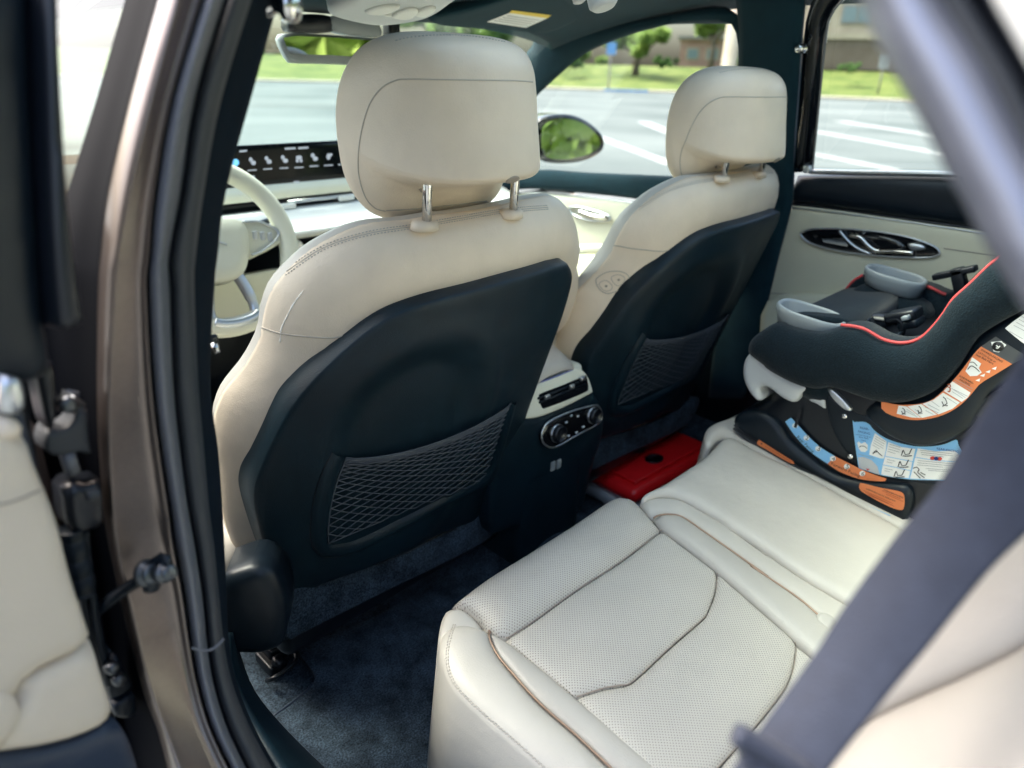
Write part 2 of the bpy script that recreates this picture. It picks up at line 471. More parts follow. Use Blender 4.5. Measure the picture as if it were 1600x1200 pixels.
# ================================================================== outdoors
def noise_ground(name, c1, c2, scale, rough=.9, spec=.2):
    m = bpy.data.materials.new(name); m.use_nodes = True; t = m.node_tree; n = t.nodes; L = t.links; b = n["Principled BSDF"]
    tc = n.new("ShaderNodeTexCoord"); no = n.new("ShaderNodeTexNoise"); no.inputs["Scale"].default_value = scale; no.inputs["Detail"].default_value = 8
    L.new(tc.outputs["Object"], no.inputs["Vector"]); r = n.new("ShaderNodeValToRGB")
    r.color_ramp.elements[0].position = .35; r.color_ramp.elements[1].position = .65
    r.color_ramp.elements[0].color = (*c1, 1); r.color_ramp.elements[1].color = (*c2, 1)
    L.new(no.outputs[0], r.inputs[0]); L.new(r.outputs[0], b.inputs["Base Color"]); b.inputs["Roughness"].default_value = rough; b.inputs["Specular IOR Level"].default_value = spec
    M[name] = m; return m
noise_ground("asphalt", (.095, .112, .112), (.165, .183, .180), .16)
noise_ground("lawn_grass", (.075, .115, .026), (.155, .185, .050), .5)
noise_ground("concrete_pale", (.34, .30, .23), (.42, .38, .30), .4)
noise_ground("line_paint", (.26, .28, .28), (.40, .41, .40), 2.5)
noise_ground("blue_paint", (.10, .25, .50), (.14, .33, .60), 1.5)
noise_ground("leaf_dark", (.03, .075, .015), (.07, .14, .03), 1.2)
noise_ground("leaf_light", (.13, .22, .04), (.25, .35, .08), 1.2)
noise_ground("bark", (.10, .08, .06), (.17, .14, .11), 2)
noise_ground("brick_pink", (.30, .19, .155), (.36, .24, .20), 1.0)
noise_ground("wall_beige", (.34, .30, .225), (.40, .355, .275), .6)
noise_ground("wall_brown", (.13, .105, .082), (.165, .135, .108), .6)
noise_ground("roof_grey", (.20, .19, .18), (.26, .25, .24), .6)
M["winglass"] = mat("window_glass", (.16, .22, .24), .12, spec=.6)

def sheet(name, pts, z, m, **k):
    return build(name, [(x, y, z) for x, y in pts], [tuple(range(len(pts)))], m, smooth=False, **k)
sheet("parking_lot", [(-500, -500), (500, -500), (500, 500), (-500, 500)], 0, "asphalt", kind="structure")
def GP(px, D, z=0.0):
    r = ray(px, 120); a = math.atan2(r.x, r.y); return Vector((CAM.x + D * math.sin(a), D * math.cos(a), z))
def GZ(px, py, D):
    r = ray(px, py); return CAM.z + r.z / math.hypot(r.x, r.y) * D
# kerb arc, sidewalk and lawn bank beyond the parking lot
xs = list(range(-200, 1801, 100)); KD = 74
def arc(d, z): return [GP(x, d, z) for x in xs]
loft("sidewalk", [arc(KD, 0), arc(KD, .15), arc(KD + 5, .17)], "concrete_pale", kind="structure", smooth=False)
loft("lawn", [arc(KD + 5, .16), arc(KD + 14, .9), arc(KD + 26, 2.6), arc(KD + 120, 3.6)], "lawn_grass", kind="structure")
# painted stall lines
def stripe(pa, pb, w):
    a, b = HZ(*pa, .004), HZ(*pb, .004); d = (b - a).normalized(); s = Vector((-d.y, d.x, 0)) * w
    return build("stall_line", [a - s, b - s, b + s, a + s], [(0, 1, 2, 3)], "line_paint", kind="structure", smooth=False)
for pa, pb, w in (((1255, 202), (1490, 243), .22), ((1310, 189), (1475, 214), .30), ((1255, 237), (1400, 266), .16), ((930, 212), (1060, 260), .14), ((1005, 190), (1060, 212), .22), ((1240, 172), (1480, 181), .35)):
    stripe(pa, pb, w)
build("blue_kerb", [GP(x, KD - .35, z) for z in (.0, .22) for x in (945, 965, 990, 1015)], [(0, 1, 5, 4), (1, 2, 6, 5), (2, 3, 7, 6)], "blue_paint", kind="structure", smooth=False)

def leafcloud(mb_pts, n, size, rng):
    V = []; F = []
    for _ in range(n):
        c, R = rng.choice(mb_pts)
        d = Vector((rng.gauss(0, 1), rng.gauss(0, 1), rng.gauss(0, 1))).normalized() * R * (rng.random() ** .45)
        d.z *= .8; p = c + d; a = Vector((rng.uniform(-1, 1), rng.uniform(-1, 1), rng.uniform(-.6, .6))).normalized()
        b = a.orthogonal().normalized(); s = size * rng.uniform(.5, 1.2); o = len(V)
        V += [p - a * s, p + b * s * .5, p + a * s, p - b * s * .5]; F.append((o, o + 1, o + 2, o + 3))
    return V, F
def tree(px, D, py_top, py_bot, wpx, label, m, group=None, trunk=True, seed=1, cat="tree", name="tree", n=6000, z0=None):
    rng = random.Random(seed); b = GP(px, D); zt = GZ(px, py_top, D); zb = GZ(px, py_bot, D); R = wpx / 2 * D / (FPX * 1.15)
    gz = z0 if z0 is not None else (max(0, min(2.6, (D - 79) * .1)) if D > 79 else 0)
    b.z = gz
    t = thing(name, label, cat, tuple(b), group)
    cz = (zt + zb) / 2; H = (zt - zb) / 2
    cl = [(Vector((b.x, b.y, cz)), min(R, H) * .75)]
    for i in range(9):
        a = rng.uniform(0, 6.28); q = rng.uniform(.35, .75)
        cl.append((Vector((b.x + math.cos(a) * R * q, b.y + math.sin(a) * R * q, cz + H * rng.uniform(-.6, .6))), min(R, H) * rng.uniform(.3, .5)))
    V, F = leafcloud(cl, n, max(R * .10, .04), rng)
    build("crown", V, F, m, t, smooth=False)
    if trunk:
        mb = MB(); top = Vector((b.x, b.y, cz)); r0 = max(.05, R * .09)
        mb.tube([b, b.lerp(top, .5) + Vector((R * .03, 0, 0)), top], [r0, r0 * .75, r0 * .35], 8)
        for c, _ in cl[1:6]: mb.tube([b.lerp(top, .55), c], [r0 * .45, r0 * .15], 5)
        mb.build("trunk", "bark", t)
    return t
tree(992, 92, 34, 90, 140, "round light green tree seen through the front passenger window, left of the pink wall", "leaf_light", seed=3)
tree(1108, 97, -16, 70, 120, "bright green tree rising above the pink brick wall", "leaf_light", seed=4)
tree(905, 108, 60, 104, 120, "pale yellow green tree at the left end of the passenger window view", "leaf_light", seed=21)
tree(1230, 112, -30, 92, 150, "dark tree hidden mostly behind the far door pillar", "leaf_dark", seed=22)
tree(780, 96, 0, 88, 170, "broad green tree beyond the front passenger corner of the windscreen", "leaf_light", seed=23)
tree(690, 80, 2, 62, 190, "broad leafy tree seen above the driver's headrest through the windscreen", "leaf_light", seed=5)
tree(480, 120, 62, 96, 240, "dark tree row seen low behind the rear view mirror", "leaf_dark", seed=6, n=3200)
tree(-5, 16, -30, 80, 170, "dark green leafy tree at the far left behind the open door", "leaf_dark", seed=8, n=2400)
for px, w, s in ((1040, 60, 11), (890, 70, 12), (1150, 60, 13), (1330, 55, 14)):
    tree(px, 88, 84 if px < 1200 else 96, 108 if px < 1200 else 116, w, {1040: "rounded green shrub in front of the pink wall", 890: "shrub at the left end of the lawn by the front window pillar", 1150: "shrub at the right end of the pink wall", 1330: "dark shrub at the foot of the brown building"}[px], "leaf_dark", "shrubs on the lawn", False, s, "shrub", "shrub", 900)
# trees behind the car (seen in the mirrors)
for i, (a, d, h, R) in enumerate(((150, 24, 9, 5), (140, 34, 10, 6), (128, 28, 9, 5), (108, 34, 9, 5), (182, 22, 9, 5), (196, 26, 10, 6), (214, 30, 10, 6), (176, 19, 6, 4))):
    rng = random.Random(40 + i); b = Vector((d * math.sin(math.radians(a)), d * math.cos(math.radians(a)), 0))
    t = thing("tree", ["leafy green tree reflected at the left of the wing mirror", "tall leafy tree behind the car reflected in the rear view mirror", "leafy tree behind the car to the right, outside both mirrors", "farthest leafy tree off the right rear side of the car", "bright leafy tree filling the middle of the wing mirror", "broad leafy tree behind the car on the left", "tall leafy tree off the left rear side of the car", "low bushy tree close behind the car, seen in the wing mirror"][i], "tree", tuple(b))
    cl = [(b + Vector((rng.uniform(-R, R) * .6, rng.uniform(-R, R) * .6, h * rng.uniform(.12, .95))), R * .45) for _ in range(9)]
    V, F = leafcloud(cl, 4500, .6, rng); build("crown", V, F, "leaf_light", t, smooth=False)
    MB().tube([b, b + Vector((.2, 0, h * .7))], [.3, .12], 8).build("trunk", "bark", t)

def facade(name, pxl, pxr, D, py_t, py_b, depth, m, label, cat, zbase=None):
    a = GP(pxl, D); b = GP(pxr, D); mid = (pxl + pxr) / 2
    zt = GZ(mid, py_t, D); zb = zbase if zbase is not None else GZ(mid, py_b, D)
    d = (b - a).normalized(); nrm = Vector((d.y, -d.x, 0))
    if nrm.dot(CAM - a) < 0: nrm = -nrm
    t = thing(name, label, cat, tuple(((a + b) / 2) + Vector((0, 0, zb))))
    R = Matrix((d, -nrm, Vector((0, 0, 1)))).transposed(); c = (a + b) / 2 - nrm * depth / 2; c.z = (zt + zb) / 2
    MB().box(c, ((b - a).length, depth, zt - zb), R).build("wall", m, t, smooth=False)
    return t, a, b, d, nrm, R, zt, zb
t, a, b, d, nrm, R, zt, zb = facade("brick_wall_building", 1058, 1160, 104, 62, 112, 8, "brick_pink", "low pink brick building behind the lawn and shrubs", "building")
MB().box((a + b) / 2 - nrm * 4 + Vector((0, 0, zt + .2)), ((b - a).length + .8, 8.8, .4), R).build("roof", "roof_grey", t, smooth=False)
for u in (.2, .5, .8):
    c = a.lerp(b, u) + nrm * .03; c.z = zb + (zt - zb) * .55; f = MB().box(c, (1.6, .12, 1.4), R).build("window", "wall_beige", t, smooth=False)
    MB().box(c + nrm * .07, (1.3, .03, 1.1), R).build("pane", "winglass", f, smooth=False)
t, a, b, d, nrm, R, zt, zb = facade("two_storey_building", 1240, 1640, 102, -40, 112, 14, "wall_beige", "beige and brown two storey building seen through the rear passenger window", "building")
L_ = (b - a).length; zu_ = GZ(1350, 52, 102); zl_ = GZ(1350, 62, 102)
MB().box((a + b) / 2 + nrm * .1 + Vector((0, 0, (zb + zl_) / 2)), (L_ + .1, .24, zl_ - zb), R).build("lower_wall", "wall_brown", t, smooth=False)
MB().box((a + b) / 2 + nrm * .2 + Vector((0, 0, (zu_ + zl_) / 2)), (L_ + .3, .5, zu_ - zl_), R).build("ledge", "wall_beige", t, smooth=False)
MB().box((a + b) / 2 - nrm * 7 + Vector((0, 0, zt + .3)), (L_ + 1, 15, .6), R).build("roof", "roof_grey", t, smooth=False)
for px in (1322, 1400, 1475, 1550):
    zc = (GZ(px, 8, 102) + GZ(px, 38, 102)) / 2; hh = GZ(px, 8, 102) - GZ(px, 38, 102)
    u = (GP(px, 102) - a).dot(d); c = a + d * u + nrm * .05; c.z = zc
    f = MB().box(c, (3.6, .2, hh), R).build("window", "roof_grey", t, smooth=False)
    for q in (-.85, .85): MB().box(c + nrm * .11 + d * q, (1.5, .04, hh - .4), R).build("pane", "winglass", f, smooth=False)
b = Vector((18, -46, 0)); t = thing("tan_building", "tan building with a flat roof behind the car, reflected in the rear view mirror", "building", tuple(b))
MB().box(b + Vector((0, 0, 4)), (22, 10, 8)).build("wall", "wall_beige", t, smooth=False); MB().box(b + Vector((0, 0, 8.2)), (23, 11, .4)).build("roof", "roof_grey", t, smooth=False)
# sign poles
def pole(px, D, py_t, label, board, m):
    b = GP(px, D); b.z = (D - 79) * .1 if D > 79 else .0; zt = GZ(px, py_t, D)
    t = thing("sign_post", label, "sign", tuple(b)); MB().tube([b, Vector((b.x, b.y, zt))], .09, 8).build("pole", "roof_grey", t)
    rt = RW @ Vector((1, 0, 0)); rt.z = 0; rt.normalize(); f = Vector((-rt.y, rt.x, 0)) * -1; R = Matrix((rt, -f, Vector((0, 0, 1)))).transposed()
    MB().box(Vector((b.x, b.y, zt - board[1] * .5)) + f * .13, (board[0], .05, board[1]), R, .015).build("board", m, t, smooth=False)
pole(952, 78, 66, "blue parking sign on a thin post seen through the front passenger window", (.9, 1.1), "blue_paint")
pole(1377, 82, 84, "small pale sign on a thin post in front of the brown building", (1.1, 1.3), "line_paint")
b = GP(1136, 84); b.z = .5; t = thing("lamp_column", "pale concrete column standing on the lawn at the right of the front window", "column", tuple(b))
MB().lathe(b, (0, 0, 1), [(1.0, 0), (1.0, .5), (.75, .6), (.7, 9.5)], 16).build("shaft", "concrete_pale", t)

# ================================================================== car body
BODY = thing("car_body", "dark painted car body shell around the cabin with its pillars, roof lining and carpet", "car", (0, 0, .3))
def Xs(z): return .74 if z <= 1.15 else .74 - .16 * ((z - 1.15) / .4) ** 1.2
def far(x, y, off=0.0): return HF(x, y, lambda P: P.x - Xs(P.z) - off, .8, 5)
def band(name, A, B, m, parent=None, n=24, mid=None, thick=.012, smooth_n=8, **k):
    """strip between two 3D polylines, optional raised middle offset vector"""
    a = [Vector(p) for p in resamp(cr(A, smooth_n), n)]; b = [Vector(p) for p in resamp(cr(B, smooth_n), n)]
    rows = []
    for t in (0, .12, .3, .5, .7, .88, 1):
        e = 0 if mid is None else math.sin(math.pi * t) ** .7
        rows.append([p.lerp(q, t) + (Vector(mid) * e if mid is not None else Vector()) for p, q in zip(a, b)])
    return loft(name, rows, m, parent, thick=thick, **k)
# roof lining
def roofz(x, y):
    dr = 0 if y < .85 else -.09 * ((y - .85) / .57) ** 1.6
    return 1.595 - .045 * abs(x / .62) ** 4 + dr
def roof_sheet(name, xs_, ys_, m, dz=0.0, thick=.012, ex=None):
    return loft(name, [[Vector((x, y, roofz(min(.62, max(-.62, x)), y) + dz - (0 if x >= -.62 else (-x - .62) * .6))) for x in xs_] for y in ys_], m, BODY, thick=thick)
YS = ((-.9, -.30), (-.30, .74), (.74, 1.42))
for nm, m_, dz, w_ in (("headliner", "headliner", 0, .62), ("roof_skin", "paint", .05, .74)):
    roof_sheet(nm, np.linspace(-w_, w_, 25), np.linspace(*YS[0], 5), m_, dz)
    roof_sheet(nm, np.linspace(-w_, w_, 25), np.linspace(*YS[2], 12), m_, dz)
    for s in (-1, 1): roof_sheet(nm, np.linspace(s * .43, s * w_, 8), np.linspace(*YS[1], 14), m_, dz)
roof_sheet("added_roof_glass", np.linspace(-.43, .43, 9), np.linspace(-.30, .74, 12), "wglass", .052, 0)  # unseen glass roof opening, added to bring more skylight onto the seats
loft("cantrail", [[Vector((x, y, roofz(-.62, y) + d)) for x, d in ((-.61, 0), (-.68, -.01), (-.735, -.028), (-.755, -.01))] for y in np.linspace(-.9, 1.42, 20)], "dark", BODY, thick=.01)
loft("quarter_panel", [[Vector((-.80 - .13 * (1 - max(0, (z - 1.1) / .45)), y, z)) for z in (.3, .7, 1.1, 1.3, 1.53)] for y in (-.55, -.8, -1.0, -1.3)], "paint", BODY, thick=.02)  # unseen rear body side, added to cut sky light on the near parts
# far cantrail and A pillar trim, over the two far windows
wf = [(1159, 112), (1160, 63), (1153, 35), (1140, 21), (1115, 17), (1045, 31), (975, 52), (915, 80), (870, 119), (831, 157), (800, 190), (760, 225)]
inner = [far(*q) for q in wf]
top = [Vector((.605, y, z)) for y, z in ((.78, 1.515), (.85, 1.52), (.95, 1.523), (1.05, 1.524), (1.15, 1.52), (1.28, 1.512))] + [HX(851, 45, .60), HX(838, 70, .63), HX(822, 92, .66), HX(800, 130, .70), HX(770, 170, .72)]
band("cantrail_trim", inner, top, "headliner", BODY, 40, mid=(-.012, 0, 0), thick=.02)
# far B pillar: fabric trim and the dark door edge behind it
A = [far(*q, -.012) for q in ((1150, -40), (1158, 20), (1160, 63), (1159, 112), (1152, 180), (1145, 270), (1140, 340), (1130, 460), (1110, 620))]
B = [far(*q, -.022) for q in ((1262, -40), (1256, 20), (1252, 70), (1248, 140), (1243, 200), (1240, 270), (1238, 316), (1212, 420), (1165, 620))]
band("b_pillar_trim", A, B, "headliner", BODY, 20, mid=(-.01, 0, 0), thick=.02)
h = far(1256, 76, -.03); ck = MB()
ck.lathe(h, (-1, 0, 0), [(.010, 0), (.010, .006), (.006, .010), (.006, .018), (.009, .020), (.009, .026), (.004, .028)], 16)
ck.build("coat_hook", "chrome", BODY)
h = HY(424, 8, .56); MB().lathe(h, (.45, -.85, -.05), [(.0085, -.02), (.0085, 0), (.006, .003), (.006, .010), (.0115, .013), (.0115, .020), (.006, .023)], 20).build("coat_hook", "chrome", BODY)
# windscreen
ws = []
for t in np.linspace(0, 1, 9):
    ws.append([Vector((x * (.60 + .14 * t), 1.43 + .66 * t - .10 * (x * x), 1.50 - .34 * t)) for x in np.linspace(-1, 1, 13)])
loft("windscreen", ws, M["wglass"], BODY)
# near A pillar
for s_, m_ in ((-1, "rubber"),):
    A = [Vector((-.585, 1.05, 1.53)), Vector((-.62, 1.35, 1.47)), Vector((-.68, 1.7, 1.33)), Vector((-.74, 2.05, 1.16))]
    B = [p + Vector((.05, .07, .0)) for p in A]
    band("a_pillar_trim", A, B, "rubber", BODY, 16, mid=(-.02, 0, .01), thick=.02)
# near B pillar: painted face, seal, plastic trim, suede inner trim
BY = [-40, 150, 300, 400, 450, 600, 700, 790, 850, 930, 1013, 1080, 1150, 1250]
BYd = [.500, .506, .515, .522, .527, .540, .550, .556, .558, .555, .545, .53, .508, .47]
c0 = [224, 170, 128, 108, 100, 96, 98, 102, 108, 125, 150, 172, 205, 240]
c1 = [256, 203, 168, 156, 152, 150, 153, 160, 168, 185, 205, 222, 248, 272]
c2 = [288, 238, 203, 185, 180, 172, 172, 177, 184, 201, 220, 238, 262, 300]
c3 = [326, 268, 241, 233, 229, 238, 250, 264, 272, 287, 299, 312, 334, 384]
c4 = [366, 308, 285, 266, 268, 273, 283, 295, 306, 318, 326, 338, 362, 412]
c5 = [404, 345, 317, 304, 302, 308, 317, 325, 333, 341, 350, 366, 396, 452]
c6 = [446, 392, 352, 339, 334, 328, 340, 347, 350, 354, 358, 374, 404, 460]
def brow(c, dy): return [HY(x, y, yd + dy) for x, y, yd in zip(c, BY, BYd)]
def mixc(a, b, t): return [p + (q - p) * t for p, q in zip(a, b)]
def dens(rows, k=4):
    cols = [cr([r[i] for r in rows], 3) for i in range(len(rows[0]))]
    return [[Vector(c[j]) for c in cols] for j in range(len(cols[0]))]
def blo(name, cols, m, **k):
    rows = [cr(c, 4) for c in cols]; return loft(name, dens([[Vector(p) for p in r] for r in rows]), m, BODY, **k)
blo("b_pillar_edge", [brow(mixc(c0, c1, -.55), .13), brow(mixc(c0, c1, .0), .085), brow(mixc(c0, c1, .6), .055), brow(mixc(c0, c1, 1.02), .030)], "applique")
blo("b_pillar", [brow(c1, .034), brow(mixc(c1, c2, .35), .014), brow(mixc(c1, c2, .7), .004), brow(mixc(c1, c2, .97), .0), brow(mixc(c2, c3, .08), .0005), brow(mixc(c2, c3, .3), .002), brow(mixc(c2, c3, .75), .004), brow(mixc(c2, c3, .9), .0), brow(mixc(c2, c3, .97), -.001), brow(c3, .006), brow(mixc(c3, c4, .15), .02)], "paint")
def sealrows(a, b, dy0, amp, n=9):
    return [brow(mixc(a, b, t), dy0 - amp * math.sin(math.pi * t) ** .6 ) for t in np.linspace(0, 1, n)]
blo("door_seal", sealrows(mixc(c3, c4, .04), mixc(c3, c4, .93), .012, .020), "rubber")
blo("seal_groove", [brow(mixc(c3, c4, .9), .016), brow(mixc(c4, c5, .1), .018)], "black")
blo("seal_lip", sealrows(mixc(c4, c5, -.04), mixc(c4, c5, 1.05), .022, .012), "rubberd")
blo("suede_trim", [brow(mixc(c5, c6, -.05), .022), brow(mixc(c5, c6, .2), .030), brow(mixc(c5, c6, .6), .05), brow(c6, .075), brow(mixc(c5, c6, 1.0), .11)], "suede")
# joint across the seal and the lower sill trim
sj = [HY(x, y, .520) for x, y in cr([(300, 1012), (312, 1016), (326, 1016), (338, 1010), (350, 998)], 6)]
MB().tube(sj, .0012, 6).build("seal_joint", "rubber", BODY)
A = [HZ(*q, z) for q, z in (((350, 990), .72), ((358, 1060), .66), ((385, 1120), .62), ((420, 1180), .60), ((470, 1260), .58))]
B = [HZ(*q, z) for q, z in (((362, 1000), .56), ((392, 1080), .48), ((440, 1140), .44), ((500, 1200), .42), ((580, 1270), .40))]
band("sill_trim", A, B, "panel", BODY, 20, mid=(.0, -.01, .012), thick=.01)
# dark door gap behind the hinges
loft("door_jamb", [[Vector((-.96, .70, z)), Vector((-.80, .70, z))] for z in (.2, .8, 1.285)], "black", BODY)
# floor, tunnel and front bulkhead
rows = []
for y in np.linspace(-.2, 1.9, 40):
    rows.append([Vector((x, y, .38 + .09 * math.exp(-(x / .14) ** 2) + (.10 * max(0, (y - 1.5)) if y > 1.5 else 0) + .10 * max(0, (abs(x) - .66) / .1))) for x in np.linspace(-.76, .76, 50)])
loft("carpet", rows, "carpet", BODY)
loft("side_sill", [[Vector((.765, y, z)) for z in (.30, .6, .95)] for y in (-.6, .3, 1.0, 1.95)], "dark", BODY, thick=.01)
loft("bulkhead", [[Vector((x, 1.9, z)) for x in (-.76, 0, .76)] for z in (.35, .8, 1.2)], "black", BODY)
# C pillar jamb at the right edge of the doorway
def cp(pts, X): return [HX(x, y, X) for x, y in pts]
e0 = [(1190, -420), (1262, -200), (1330, -40), (1356, 0), (1374, 49), (1409, 115), (1447, 182), (1486, 259), (1517, 315), (1545, 371), (1563, 402), (1605, 470), (1700, 600)]
e3 = [(1310, -420), (1378, -200), (1450, -40), (1461, 0), (1492, 49), (1533, 110), (1562, 165), (1604, 245), (1640, 310), (1670, 380), (1700, 420), (1740, 480), (1800, 600)]
e4 = [(1340, -420), (1412, -200), (1488, -40), (1502, 0), (1535, 55), (1575, 120), (1610, 190), (1650, 250), (1690, 320), (1720, 380), (1750, 420), (1780, 480), (1840, 600)]
e5 = [(1385, -420), (1460, -200), (1540, -40), (1556, 0), (1590, 60), (1630, 130), (1670, 190), (1710, 250), (1750, 320), (1780, 380), (1810, 420), (1840, 480), (1900, 600)]
lerp2 = lambda a, b, t: [(p[0] + (q[0] - p[0]) * t, p[1] + (q[1] - p[1]) * t) for p, q in zip(a, b)]
rows = [[Vector(p) for p in cr(cp(lerp2(e0, e3, t), -.735 - .022 * math.sin(math.pi * t) ** .7), 4)] for t in np.linspace(0, 1, 11)]
loft("c_pillar_seal", rows, "silver", BODY, thick=.004)
rows = [[Vector(p) for p in cr(cp(lerp2(e3, e4, t), -.735 - .006 * math.sin(math.pi * t)), 4)] for t in np.linspace(0, 1, 7)]
loft("c_pillar", rows, "rubberd", BODY, thick=.004)
rows = [[Vector(p) for p in cr(cp(lerp2(e4, e5, t), -.74 + .02 * math.sin(math.pi * t)), 4)] for t in np.linspace(-.02, 1.02, 7)]
loft("c_pillar_channel", rows, "black", BODY, thick=.004)
rows = [[Vector(p) for p in cr(cp(lerp2(e5, [(x + 160, y) for x, y in e5], t), -.745), 4)] for t in np.linspace(0, 1, 5)]
loft("c_pillar_trim", rows, "white", BODY, thick=.004)

# ================================================================== front seats
SX, SEP = -.36, .75
sh = Sheet((SX, .655, 1.2), 18, .95, .60)
def mir(a): return [(-u, v) for u, v in a][::-1]
DRV = thing("front_seat", "beige leather driver's seat with navy back panel, raised headrest and net pocket, nearest the camera", "car seat", (SX, .95, .38), "front seats of the car")
# backrest
left = uvs(sh, [(424, 880), (403, 866), (372, 862), (352, 815), (343, 740), (336, 670), (350, 619), (386, 574), (408, 535), (413, 512), (417, 488), (433, 449), (480, 400), (530, 370), (580, 352), (640, 346)], -.07)
half = cr(left + [(-.04, left[-1][1] + .004)], 5)
rtop = cr(uvs(sh, [(760, 338), (815, 326), (856, 316), (880, 316), (893, 330), (899, 352), (901, 378), (897, 405), (892, 440)], -.055), 4)
rlow = uvs(sh, [(868, 520), (842, 590), (818, 660), (806, 705), (802, 738)], -.02)
out = half + rtop + cr([(min(x, .262), v) for x, v in rlow], 4)
def bfun(u, v, d):
    return 0
back = pillow("backrest", out, sh.m, "leather", DRV, r=.075, hh=.054, thick=.006, res=.013, base=-.07, hfun=bfun)
# front side of the backrest with bolsters
def bm(u, v, h): return sh.m(u, v, -h)
def ffun(u, v, d):
    k = min(1, max(0, (-.02 - v) / .14)) * min(1, d / .06)
    return .03 * k * (min(1, (abs(u) / .22) ** 3) if abs(u) < .22 else max(0, 1 - (abs(u) - .22) / .07))
front = pillow("backrest_front", out, bm, "leather2", DRV, r=.05, hh=.045, thick=0, res=.016, base=.075, hfun=ffun)
bvb = bvh_of([back])
pl_ = uvs(sh, [(448, 934), (448, 934), (428, 898), (412, 855), (398, 802), (395, 768), (405, 730), (440, 655), (480, 600), (540, 541), (600, 496), (660, 472), (720, 456), (800, 434), (862, 415)], 0)
pr_ = uvs(sh, [(884, 410), (891, 425), (889, 445), (876, 490), (858, 540), (838, 595), (816, 660), (803, 725), (792, 782), (792, 782), (710, 822), (610, 866), (520, 903), (448, 934), (448, 934)], 0)
pout = cr(pl_, 6) + cr(pr_, 6)
kc = sh.uv((650, 660))
def kfun(u, v, d):
    x = (u - kc[0]) / .135; y = (v - kc[1]) / (.155 if v > kc[1] else .30)
    q = max(0, 1 - math.sqrt(x * x + y * y)); q = min(1, q / .38); s = q * q * (3 - 2 * q)
    return -.015 * s + .004 * math.exp(-((math.sqrt(x * x + y * y) - 1.08) / .12) ** 2)
pnl = pillow("back_panel", pout, sh.m, "panel", DRV, r=.012, hh=.006, thick=.05, res=.010, base=.002, hfun=kfun)
bvp = bvh_of([pnl]); bvbp = bvh_of([back, pnl])
seamline("seam", bvb, [(409, 512), (416, 514), (440, 521), (480, 526), (520, 528), (540, 523)], .0012, "softseam", DRV)
stitches("stitching", bvb, [(441, 424), (505, 384), (575, 362), (645, 351), (715, 339), (785, 327), (855, 321)], "stitch", DRV)
stitches("stitching", bvb, [(446, 430), (507, 390), (577, 368), (647, 357), (717, 345), (787, 333), (857, 327)], "stitch", DRV)
seamline("seam", bvb, [(443, 427), (506, 387), (576, 365), (646, 354), (716, 342), (786, 330), (856, 324)], .0007, "softseam", DRV)
P = cast(bvb, cr([(438, 534), (440, 513), (449, 494), (456, 480), (462, 470), (468, 462), (474, 454)], 5), .0002)
rngs = random.Random(2)
MB().tube(P, [.0004 + .0009 * rngs.random() for _ in P], 5).build("scuff", "scuff", DRV, label="pale jagged scuff on the shoulder leather")
# net pocket
TL, TR, BR, BL = (541, 713), (797, 628), (756, 752), (513, 848)
def pk(s, t):
    sag = 4 * s * (1 - s)
    top_ = np.array(TL) * (1 - s) + np.array(TR) * s + np.array((0, 13)) * sag
    botm = np.array(BL) * (1 - s) + np.array(BR) * s + np.array((0, -2)) * sag
    L_ = top_ * (1 - t) + botm * t
    if s < .5: L_[0] += -9 * 4 * t * (1 - t) * (1 - 2 * s)
    return L_
fr_out = [(519, 707), (503, 738), (490, 780), (485, 822), (487, 850), (498, 867), (515, 871), (550, 864), (620, 830), (690, 792), (768, 752), (785, 705), (806, 628)]
fr_in = [(540, 713), (528, 742), (519, 780), (513, 820), (511, 842), (515, 850), (528, 850), (560, 842), (620, 813), (690, 778), (752, 746), (772, 705), (793, 630)]
fo = [Vector(p) for p in resamp(cr(cast(bvp, fr_out, .0005), 5), 60)]; fi = [Vector(p) for p in resamp(cr(cast(bvp, fr_in, .0005), 5), 60)]
rows = [[a.lerp(b, t) - sh.wd * (.007 * math.sin(math.pi * t) ** .6) for a, b in zip(fo, fi)] for t in np.linspace(0, 1, 8)]
loft("pocket_frame", rows, "panel", DRV)
MB().tube(fo, .0009, 6).build("pocket_groove", "black", DRV)
NR, NCc = 24, 9
mb = MB()
nodes = {}
for i in range(NR + 1):
    t = .07 + .93 * (i / NR) ** 1.4
    for j in range(0, 2 * NCc + 1):
        s = j / (2 * NCc); q = pk(s, t); c = cast(bvp, [q])
        if c:
            bulge = .012 * (1 - t) ** .5 * math.sin(math.pi * min(1, max(0, s))) ** .5 + .002
            nodes[(i, j)] = c[0] - sh.wd * bulge
for i in range(NR):
    for j in range(0, 2 * NCc + 1):
        if (i + j) % 2 == 0:
            for dj in (-1, 1):
                a = nodes.get((i, j)); b = nodes.get((i + 1, j + dj))
                if a and b: mb.tube([a, b], .0009, 4, caps=False)
mb.build("pocket_net", "net", DRV, kind="stuff")
mb = MB()
for t in (0, .006, .018, .032, .05, .07):
    P = cast(bvp, [pk(s, t) for s in np.linspace(0, 1, 30)]); 
    P = [p - sh.wd * (.0125 * math.sin(math.pi * k / max(1, len(P) - 1)) ** .5 + .003) for k, p in enumerate(P)]
    mb.tube(P, .0010, 5)
P = cast(bvp, [pk(0, t) for t in np.linspace(0, 1, 20)], .002); mb.tube(P, .0012, 5)
P = cast(bvp, [pk(s, 1) for s in np.linspace(0, .35, 12)], .002); mb.tube(P, .0010, 5)
mb.build("pocket_hem", "net", DRV)
